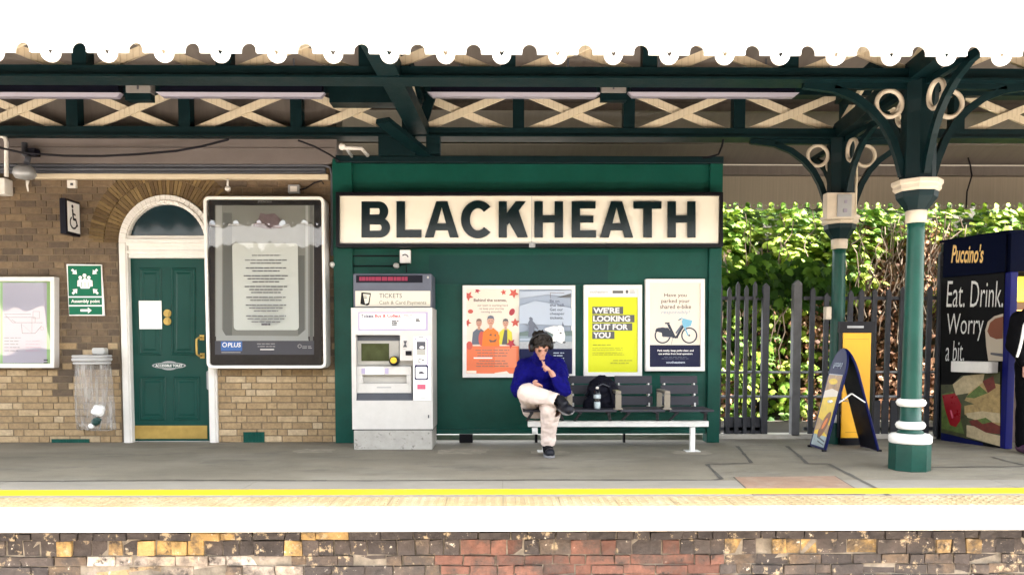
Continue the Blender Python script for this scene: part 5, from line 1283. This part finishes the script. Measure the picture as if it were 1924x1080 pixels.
def ivy():
    t = thing("ivy_hedge", P(1600, 826, 10.4), "dense green ivy hedge with bare brown stems and dead leaves behind the palisade fence", "hedge")
    rr = random.Random(21); g, d, st = MB(), MB(), MB()
    def inside(u, v):                       # 'g' leaf, 'd' dead, None gap, by place along the hedge
        w = 22 * math.sin(u * .031) + 12 * math.sin(u * .083 + 1)
        if 1630 + w < u < 1775 + w * .5 and v > 452 + w: return 'd'
        if 1432 < u < 1492 and v > 545:
            return 'g' if (u > 1452 + 18 * math.sin(v * .02) or v < 575 or v > 680) else 'd'
        if v > 560 and u < 1432: return 'g' if rr.random() < .75 else 'd'
        if 1500 < u < 1560 and v > 560: return 'd' if rr.random() < .75 else ('g' if rr.random() < .5 else None)
        if v > 525 + w and u < 1560: return 'g' if rr.random() < .55 else 'd'
        if u > 1600 and v > 545: return 'd' if u < 1640 and rr.random() < .5 else ('g' if rr.random() < .6 else None)
        return 'g'
    # clumps of leaves through the depth of the hedge
    for k in range(980):
        u, v = rr.uniform(1320, 2080), (rr.uniform(352, 545) if k % 2 else rr.uniform(450, 832))
        top = v < 540
        kind = inside(u, v)
        if kind is None: continue
        Y = 10.72 + .55 * max(0, min(1, (800 - v) / 330)) + rr.uniform(-.06, .25); c = P(u, v, Y)
        if top: c.y += .12 * math.sin(u * .05)
        if kind == 'g':
            n = rr.randint(12, 21); tone0 = rr.uniform(.35, 1.0)
            for j in range(n):
                o = Vector((rr.gauss(0, .13), rr.gauss(0, .10), rr.gauss(0, .11)))
                nn = Vector((o.x * 2 + rr.uniform(-.5, .5), -.75 + rr.uniform(-.4, .3), (1.15 if v < 500 else .6) + o.z * 2 + rr.uniform(-.4, .4)))
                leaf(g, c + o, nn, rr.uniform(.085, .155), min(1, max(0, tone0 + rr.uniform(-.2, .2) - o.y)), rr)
        else:
            for j in range(rr.randint(18, 30)):
                o = Vector((rr.gauss(0, .12), rr.gauss(0, .08), rr.gauss(0, .14)))
                leaf(d, c + o, Vector((rr.uniform(-1, 1), -.7, rr.uniform(-.6, .8))), rr.uniform(.045, .10), rr.random(), rr)
    for k in range(60):                     # shaded sprays hanging over the fence tops, leaf tones darkened for the shade
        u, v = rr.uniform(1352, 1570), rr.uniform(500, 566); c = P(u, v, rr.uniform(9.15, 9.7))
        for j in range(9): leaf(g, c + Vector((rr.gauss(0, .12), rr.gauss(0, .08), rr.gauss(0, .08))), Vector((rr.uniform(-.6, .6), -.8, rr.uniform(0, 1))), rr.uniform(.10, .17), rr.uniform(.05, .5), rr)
    for k in range(150):                    # the brushy underside along the wall foot, seen below the hoarding
        u = rr.uniform(930, 1340); c = P(u, 826, 9.6); c.z = .05 + rr.uniform(0, .12); leaf(g, c, Vector((rr.uniform(-.5, .5), -.8, .7)), rr.uniform(.06, .11), rr.uniform(.4, 1), rr)
    for k in range(130):
        u = rr.choice((rr.uniform(1625, 1790), rr.uniform(1625, 1790), rr.uniform(1340, 1620), rr.uniform(1780, 2200))); v0 = rr.uniform(395, 520); Y = 10.80 + rr.uniform(-.1, .3)
        p = P(u, v0, Y); path = [p]
        for j in range(rr.randint(4, 9)): p = p + Vector((rr.gauss(-.02, .07), rr.gauss(0, .03), -rr.uniform(.10, .26))); path.append(p)
        st.tube(path, [rr.uniform(.004, .010)] * len(path), 4)
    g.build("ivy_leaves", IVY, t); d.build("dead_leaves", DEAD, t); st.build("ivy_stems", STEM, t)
    x0, x1 = P(1300, 0, 11).x, 14
    def bank(m):                            # the earth and old wood the ivy grows on
        nx, nz = 46, 12; V = []
        for i in range(nx + 1):
            row = []
            for j in range(nz + 1):
                x = x0 + (x1 - x0) * i / nx; z = 3.30 * j / nz; row.append(m.bm.verts.new((x + rr.uniform(-.05, .05), 11.5 + .4 * j / nz + rr.uniform(-.14, .14), z)))
            V.append(row)
        for i in range(nx):
            for j in range(nz): m.bm.faces.new((V[i][j], V[i + 1][j], V[i + 1][j + 1], V[i][j + 1]))
        for i in range(nx): a, b = V[i][nz], V[i + 1][nz]; m.face([a.co, b.co, b.co + Vector((0, 1.6, 0)), a.co + Vector((0, 1.6, 0))])
    one(bank, "bank_face", MATS["earth"], t)
ivy()

AMBER = mat("amber_board", (.85, .42, .004), .45, noise=.05, nscale=4)
def amber():
    t = thing("amber_board", P(1613, 829, 8.8), "tall plain amber board in a black frame against the fence behind the pavement sign", "board")
    Y = 8.39
    one(lambda m: m.pbox(1580, 1637, 625, 822, Y, Y + .02), "board_face", AMBER, t)
    def fr(m):
        m.pbox(1578, 1645, 604, 625, Y - .015, Y + .04); m.pbox(1637, 1646, 625, 822, Y - .015, Y + .04); m.pbox(1578, 1580, 625, 822, Y - .015, Y + .04)
        a, b = P(1578, 829, Y), P(1646, 822, Y); m.box(a.x, b.x, Y - .015, Y + .04, 0, b.z)
    one(fr, "board_frame", BLACK, t)
    one(lambda m: (m.pbox(1588, 1633, 636.5, 637.5, Y - .001, Y + .002), m.pbox(1588, 1633, 811, 812, Y - .001, Y + .002)), "board_groove", mat("amber_groove", (.5, .24, .01), .5), t)
    one(lambda m: m.pbox(1592, 1623, 612, 616, Y - .018, Y - .014), "frame_label", GREY, t)
amber()

def plane_at(p0, n):
    p0, n = Vector(p0), Vector(n).normalized()
    def at(u, v, y):
        d = FW + RT * ((u - CX) / FP) + UP * ((CY - v) / FP); o = Vector((0, 0, EYE)); q = p0 + n * (10 - y)
        return o + d * ((q - o).dot(n) / d.dot(n))
    return at
def a_board():
    t = thing("pavement_sign", (3.6, 8.1, 0), "navy arched pavement sign with a yellow food poster, beside the farther column", "pavement sign")
    ya, yb, H_ = 7.88, 8.25, 1.06; xt = 3.59
    def panel(xb, s):
        base = Vector((xb, 0, .015)); topv = Vector((xt + s * .012, 0, H_)); e = topv - base; ey = Vector((0, 1, 0)); w = (yb - ya) / 2; ym = (ya + yb) / 2
        pts = [base + ey * ya, base + ey * yb]
        for k in range(13):
            a = R(180 * k / 12); pts.append(base + e * (.76 + .24 * math.sin(a)) + ey * (ym + w * math.cos(a)))
        nrm = Vector((-e.z, 0, e.x)).normalized() * (-1 if s > 0 else 1)
        return pts, nrm, base, e
    for xb, s, nm in ((3.325, -1, "poster_leaf"), (3.90, 1, "back_leaf")):
        pts, nrm, base, e = panel(xb, s)
        pn = one(lambda m: m.prism(pts, -nrm * .022 if True else nrm), nm, NAVY if s < 0 else NAVYBLK, t, bevel=.005)
        def rim(m):
            m.tube([p - nrm * .011 for p in pts], .014, 6, closed=True)
        one(rim, "leaf_rim", NAVY, pn)
        if s < 0:
            at = lambda u, v, y: base + e * v + Vector((0, yb + (ya - yb) * u, 0)) + nrm * (.001 + (10 - y))
            pr = Print(10, at)
            TANP = mat("poster_tan", (.42, .24, .09), .4, noise=.5, nscale=14); YP = mat("poster_yellow", (.85, .57, .006), .4, noise=.2, nscale=8); PB_ = mat("poster_pale_blue", (.34, .42, .44), .4, noise=.3, nscale=10); CRUST = mat("printed_crust", (.24, .075, .012), .45, noise=.4, nscale=24)
            pr.rect(.06, .02, .94, .74, PB_); pr.rect(.06, .13, .94, .74, YP); pr.rect(.06, .56, .94, .74, TANP); pr.rect(.06, .735, .94, .745, GREY)
            pr.poly([(.06, .50), (.94, .53), (.94, .58), (.5, .60), (.06, .57)], CREAMP); pr.ell(.45, .67, .28, .03, YP); pr.ell(.6, .235, .30, .10, CRUST, 18, .35); pr.ell(.55, .25, .17, .05, TANP, 14, .35); pr.poly([(.06, .16), (.5, .20), (.94, .14), (.94, .24), (.06, .30)], TANP); pr.ell(.64, .24, .26, .085, CRUST, 18, .35); pr.ell(.62, .25, .14, .04, ORANGE2, 14, .35)
            pr.poly([(.35, .10), (.9, .07), (.9, .085), (.35, .12)], PGREY); pr.poly([(.45, .06), (.9, .04), (.9, .05), (.45, .075)], PGREY)
            pr.text("Puccino's", .22, .80, .78, .86, BSKY, .02); pr.lines(.28, .72, .775, 1, .02, .012, BSKY, 3)
            pr.build("poster_print", pn)
    for p_, q_ in (((3.46, ya + .01, .50), (3.60, ya + .01, .60)), ((3.60, ya + .0, .60), (3.74, ya + .0, .51)), ((3.47, yb - .01, .50), (3.72, yb - .01, .50))): one(lambda m: m.bar(p_, q_, .02, .012), "brace_bar", STEEL, t)
    one(lambda m: m.tube([(3.4, ya + .02, .52), (3.36, ya - .0, .52)], .015, 8), "brace_knob", STEEL, t)
    one(lambda m: [m.box(x - .02, x + .02, y - .015, y + .015, 0, .02) for x in (3.325, 3.90) for y in (ya, yb)], "rubber_foot", RUBBER, t)
a_board()

def kiosk():
    t = thing("coffee_kiosk", (5.2, 8.4, 0), "navy coffee kiosk with chalk lettering and a sandwich photo on its black side", "kiosk")
    B, A = Vector((P(1880, 845, 8.12).x, 8.12, 0)), Vector((P(1766, 828, 8.82).x, 8.82, 0))
    d = (A - B).normalized(); L_ = (A - B).length; nrm = Vector((d.y, -d.x, 0));
    if nrm.x > 0: nrm = -nrm
    H_ = 2.27; xr = 8.4
    def shell(m):
        q = [B, Vector((B.x + .12, 8.1, 0)), Vector((B.x + .12, 8.1, 0)) + d * L_, A]
        for i, (a, b) in enumerate(((B - nrm * .04, A - nrm * .04),)):
            m.hexa([a, a - nrm * .05, b - nrm * .05, b, a + Vector((0, 0, H_ - .01)), a - nrm * .05 + Vector((0, 0, H_ - .01)), b - nrm * .05 + Vector((0, 0, H_ - .01)), b + Vector((0, 0, H_ - .01))])
        m.box(A.x + .02, xr, 8.90, 8.95, 0, H_)
    one(shell, "kiosk_wall", NAVYBLK, t)
    def fascia(m):
        z0 = 1.87; o = nrm * .03
        m.hexa([B + o + Vector((0, 0, z0)), B + Vector((.05, .05, z0)), A + Vector((.05, .05, z0)), A + o + Vector((0, 0, z0)), B + o + Vector((0, 0, H_)), B + Vector((.05, .05, H_)), A + Vector((.05, .05, H_)), A + o + Vector((0, 0, H_))])
        m.box(B.x + .0, xr, 8.06, 8.12, z0, H_); m.prism([(B.x - .03, 8.06, H_ + .001), (xr, 8.06, H_ + .001), (xr, 8.95, H_ + .001), (A.x - .03, 8.9, H_ + .001)], (0, 0, .03))
    one(fascia, "fascia", mat("kiosk_navy", (.0007, .0022, .013), .75, spec=.06, noise=.15, nscale=6), t)
    a, b = P(1886.5, 845, 8.06), P(1901, 845, 8.06)
    one(lambda m: m.box(a.x, b.x, 8.05, 8.14, 0, 1.868), "corner_post", mat("kiosk_blue", (.002, .004, .11), .5, spec=.2, noise=.15, nscale=6), t, bevel=.008)
    at = plane_at(B + nrm * .0, nrm)
    pr = Print(10, at); K = mat("chalk_board", (.0015, .0015, .002), .6, spec=.15); CH = mat("chalk_white", (.62, .62, .60), .8, noise=.3, nscale=40)
    pr.poly([(1768, 500), (1888, 486), (1879, 843), (1768, 827)], K)
    pr.poly([(1768, 722), (1790, 722), (1806, 705), (1879, 698), (1879, 838), (1768, 812)], mat("food_board", (.05, .055, .02), .5, noise=.7, nscale=9))
    G1, BUN, BUN2, HAM, TOM = mat("lettuce", (.09, .14, .03), .5, noise=.5, nscale=20), mat("bread", (.36, .25, .10), .6, noise=.4, nscale=20), mat("bread_pale", (.46, .37, .22), .6, noise=.3, nscale=20), mat("ham_red", (.13, .022, .014), .5, noise=.4, nscale=20), mat("tomato_red", (.28, .005, .012), .3, noise=.2, nscale=12)
    pr.poly([(1770, 740), (1790, 735), (1800, 770), (1812, 815), (1769, 805)], G1); pr.poly([(1770, 742), (1796, 738), (1806, 760), (1804, 790), (1796, 802), (1785, 798), (1776, 770)], TOM); pr.line([(1786, 770), (1790, 785)], 3, PINK)
    pr.poly([(1790, 722), (1810, 706), (1850, 702), (1846, 720), (1820, 738), (1796, 742)], BUN2); pr.poly([(1820, 738), (1850, 716), (1879, 722), (1879, 765), (1835, 760), (1812, 752)], BUN); pr.poly([(1846, 716), (1866, 706), (1871, 728), (1856, 738)], HAM); pr.poly([(1814, 746), (1840, 724), (1856, 738), (1830, 748)], G1)
    pr.poly([(1812, 762), (1850, 755), (1879, 762), (1879, 800), (1830, 788), (1812, 778)], BUN); pr.poly([(1814, 776), (1845, 772), (1879, 776), (1879, 794), (1840, 790), (1818, 784)], BUN2); pr.poly([(1820, 790), (1850, 786), (1879, 800), (1879, 815), (1850, 812), (1826, 800)], HAM); pr.poly([(1816, 798), (1830, 800), (1852, 812), (1879, 818), (1879, 838), (1816, 820)], BUN2); pr.poly([(1836, 788), (1852, 784), (1864, 792), (1846, 796)], G1)
    pr.poly([(1768, 812), (1847, 832), (1847, 838), (1768, 828)], NAVY)
    CUP, COF = mat("cup_cream", (.42, .36, .28), .5), mat("coffee_brown", (.16, .045, .018), .4)
    pr.poly([(1851, 620), (1856, 604), (1868, 594), (1885, 589), (1884, 678), (1857, 678), (1853, 650)], CUP); pr.poly([(1855, 622), (1860, 606), (1870, 598), (1885, 594), (1884, 636), (1872, 637), (1860, 632)], COF); pr.poly([(1861, 662), (1884, 664), (1884, 670), (1861, 666)], INK)
    def hand(s, u0, v0, u1, v1, m, sk): # chalk words rise slightly to the right
        pr.text(s, u0, v0, u1, v1, m, -.006, .06)
    hand("Eat. Drink.", 1778, 528, 1884, 577, CH, 0); hand("Worry", 1777, 589, 1846, 640, CH, 0); hand("a bit.", 1776, 640, 1811, 678, CH, 0)
    pr.build("side_panel", t)
    pf = Print(10, plane_at(B + nrm * .034, nrm)); pf.text("Puccino's", 1787, 459, 1846, 494, GOLD, .02, .12); pf.build("fascia_lettering", t)
    q = P(1848, 688, 8.05)
    c0 = at(1806, 690, 10); c1 = at(1876, 690, 10)
    def shelf(m):
        z0, z1 = q.z - .075, q.z + .045; o = nrm * .16
        m.hexa([c1 + o, c1, c0, c0 + o, c1 + o, c1, c0, c0 + o]) if False else None
        P4 = [c1 + nrm * .16, c1 + nrm * .003, c0 + nrm * .003, c0 + nrm * .16]
        m.hexa([Vector((p.x, p.y, z0)) for p in P4] + [Vector((p.x, p.y, z1)) for p in P4])
    one(shelf, "side_shelf", OFFWHITE, t, bevel=.006)
    # serving front: lit menu and counter, mostly beyond the frame
    one(lambda m: m.box(b.x + .9, xr, 8.14, 8.5, 0, 1.02), "counter", NAVYBLK, t, bevel=.01)
    one(lambda m: m.pbox(1905, 2000, 520, 566, 8.55, 8.58), "menu_light", mat("menu_yellow", (.85, .62, .02), .5, emit=.55), t)
    one(lambda m: m.pbox(1911, 1990, 582, 592, 8.55, 8.58), "menu_strip", mat("menu_orange", (.85, .42, .10), .5, emit=.5), t)
    one(lambda m: m.box(b.x + .03, xr, 8.6, 8.64, .0, 1.78), "back_shelf", mat("kiosk_inside", (.10, .06, .045), .6, noise=.4, nscale=6), t)
kiosk()

def edge_person():
    x = P(1944, 700, 7.75).x; Y = 7.75; B = Vector((x, Y, 0))
    t = thing("person", (x, Y, 0), "standing person in black clothes with a white strap, in front of the kiosk", "person")
    v = lambda a, b, c: B + Vector((a, b, c)); CLO = mat("black_clothes", (.002, .002, .003), .9, spec=.1, noise=.3, nscale=10, bump=.2, bscale=60)
    caps = [(v(0, 0, 1.42), v(0, .01, 1.50), .055, .055), (v(0, 0, .95), v(0, 0, 1.38), .10, .11), (v(-.18, 0, 1.38), v(-.22, .0, 1.1), .045, .04), (v(-.22, 0, 1.1), v(-.19, -.12, .9), .038, .027), (v(.18, 0, 1.38), v(.22, .0, 1.1), .045, .04), (v(.22, 0, 1.1), v(.19, -.12, .9), .038, .027)]
    for s in (-1, 1):
        for k in range(4): caps.append((v(s * .19, -.12, .9), v(s * (.205 - k * .012), -.13 - .012 * k, .83 - .004 * k), .016, .009)); caps.append((v(s * (.205 - k * .012), -.13 - .012 * k, .83), v(s * (.20 - k * .012), -.12 - .012 * k, .775 + abs(k - 1) * .01), .009, .0075))
        caps.append((v(s * .185, -.135, .89), v(s * .165, -.165, .84), .013, .009)); caps.append((v(s * .09, 0, .92), v(s * .09, 0, .48), .075, .05)); caps.append((v(s * .09, 0, .48), v(s * .09, .02, .1), .05, .035)); caps.append((v(s * .09, .03, .06), v(s * .10, -.12, .04), .035, .03))
    soft("body", caps, [(v(0, -.005, 1.64), (.073, .09, .11), None), (v(0, -.095, 1.62), (.012, .02, .02), None), (v(-.075, .01, 1.63), (.01, .02, .03), None), (v(.075, .01, 1.63), (.01, .02, .03), None)], SK, t, .007, 2)
    soft("hair", [], [(v(0, .02, 1.69), (.085, .098, .085), None)], HAIR, t, .01, 2)
    soft("coat", [(v(0, 0, .86), v(0, 0, 1.36), .16, .16), (v(0, 0, 1.36), v(-.16, 0, 1.36), .13, .085), (v(0, 0, 1.36), v(.16, 0, 1.36), .13, .085), (v(-.18, 0, 1.36), v(-.235, 0, 1.1), .085, .07), (v(-.235, 0, 1.1), v(-.20, -.11, .93), .068, .05), (v(.18, 0, 1.36), v(.235, 0, 1.1), .085, .07), (v(.235, 0, 1.1), v(.20, -.11, .93), .068, .05)], [], CLO, t, .013, 4, .03, .12)
    soft("trousers", [(v(s * .09, 0, .9), v(s * .09, 0, .48), .105, .08) for s in (-1, 1)] + [(v(s * .09, 0, .48), v(s * .09, .02, .10), .08, .065) for s in (-1, 1)], [], CLO, t, .013, 4, .02, .12)
    soft("shoes", [(v(s * .09, .04, .05), v(s * .11, -.14, .04), .048, .042) for s in (-1, 1)], [], mat("plum_shoe", (.05, .012, .045), .5), t, .01, 2)
    one(lambda m: m.tube([v(-.12, -.115, 1.44), v(-.21, -.13, 1.30), v(-.235, -.125, 1.12), v(-.25, -.10, .98)], .014, 6), "white_strap", PAPER, t)
edge_person()

# ------------------------------------------------------------------ the platform canopy across the tracks (behind the viewer, mirrored in the poster panes)
def opposite():
    t = thing("station_canopy", (0, -4, 3.4), "canopy of the facing platform across the tracks with its white scalloped valance", "canopy")
    canopy.valance(-2.2, .356, 0, 3.44, 4.02, "valance", VALANCE, -30, 30, .1, 1.0, t)
    one(lambda m: m.hexa([(-14, -2.22, 3.98), (14, -2.22, 3.98), (14, -6.5, 4.7), (-14, -6.5, 4.7), (-14, -2.22, 4.05), (14, -2.22, 4.05), (14, -6.5, 4.77), (-14, -6.5, 4.77)]), "canopy_roof", SOFFIT, t)
    one(lambda m: m.box(-14, 14, -6.8, -6.5, -1, 4.7), "rear_wall", MATS["mortar"], t)
    struct(one(lambda m: m.box(-14, 14, -6.8, -2.0, -1, 0), "platform", MATS["asphalt"]))
opposite()
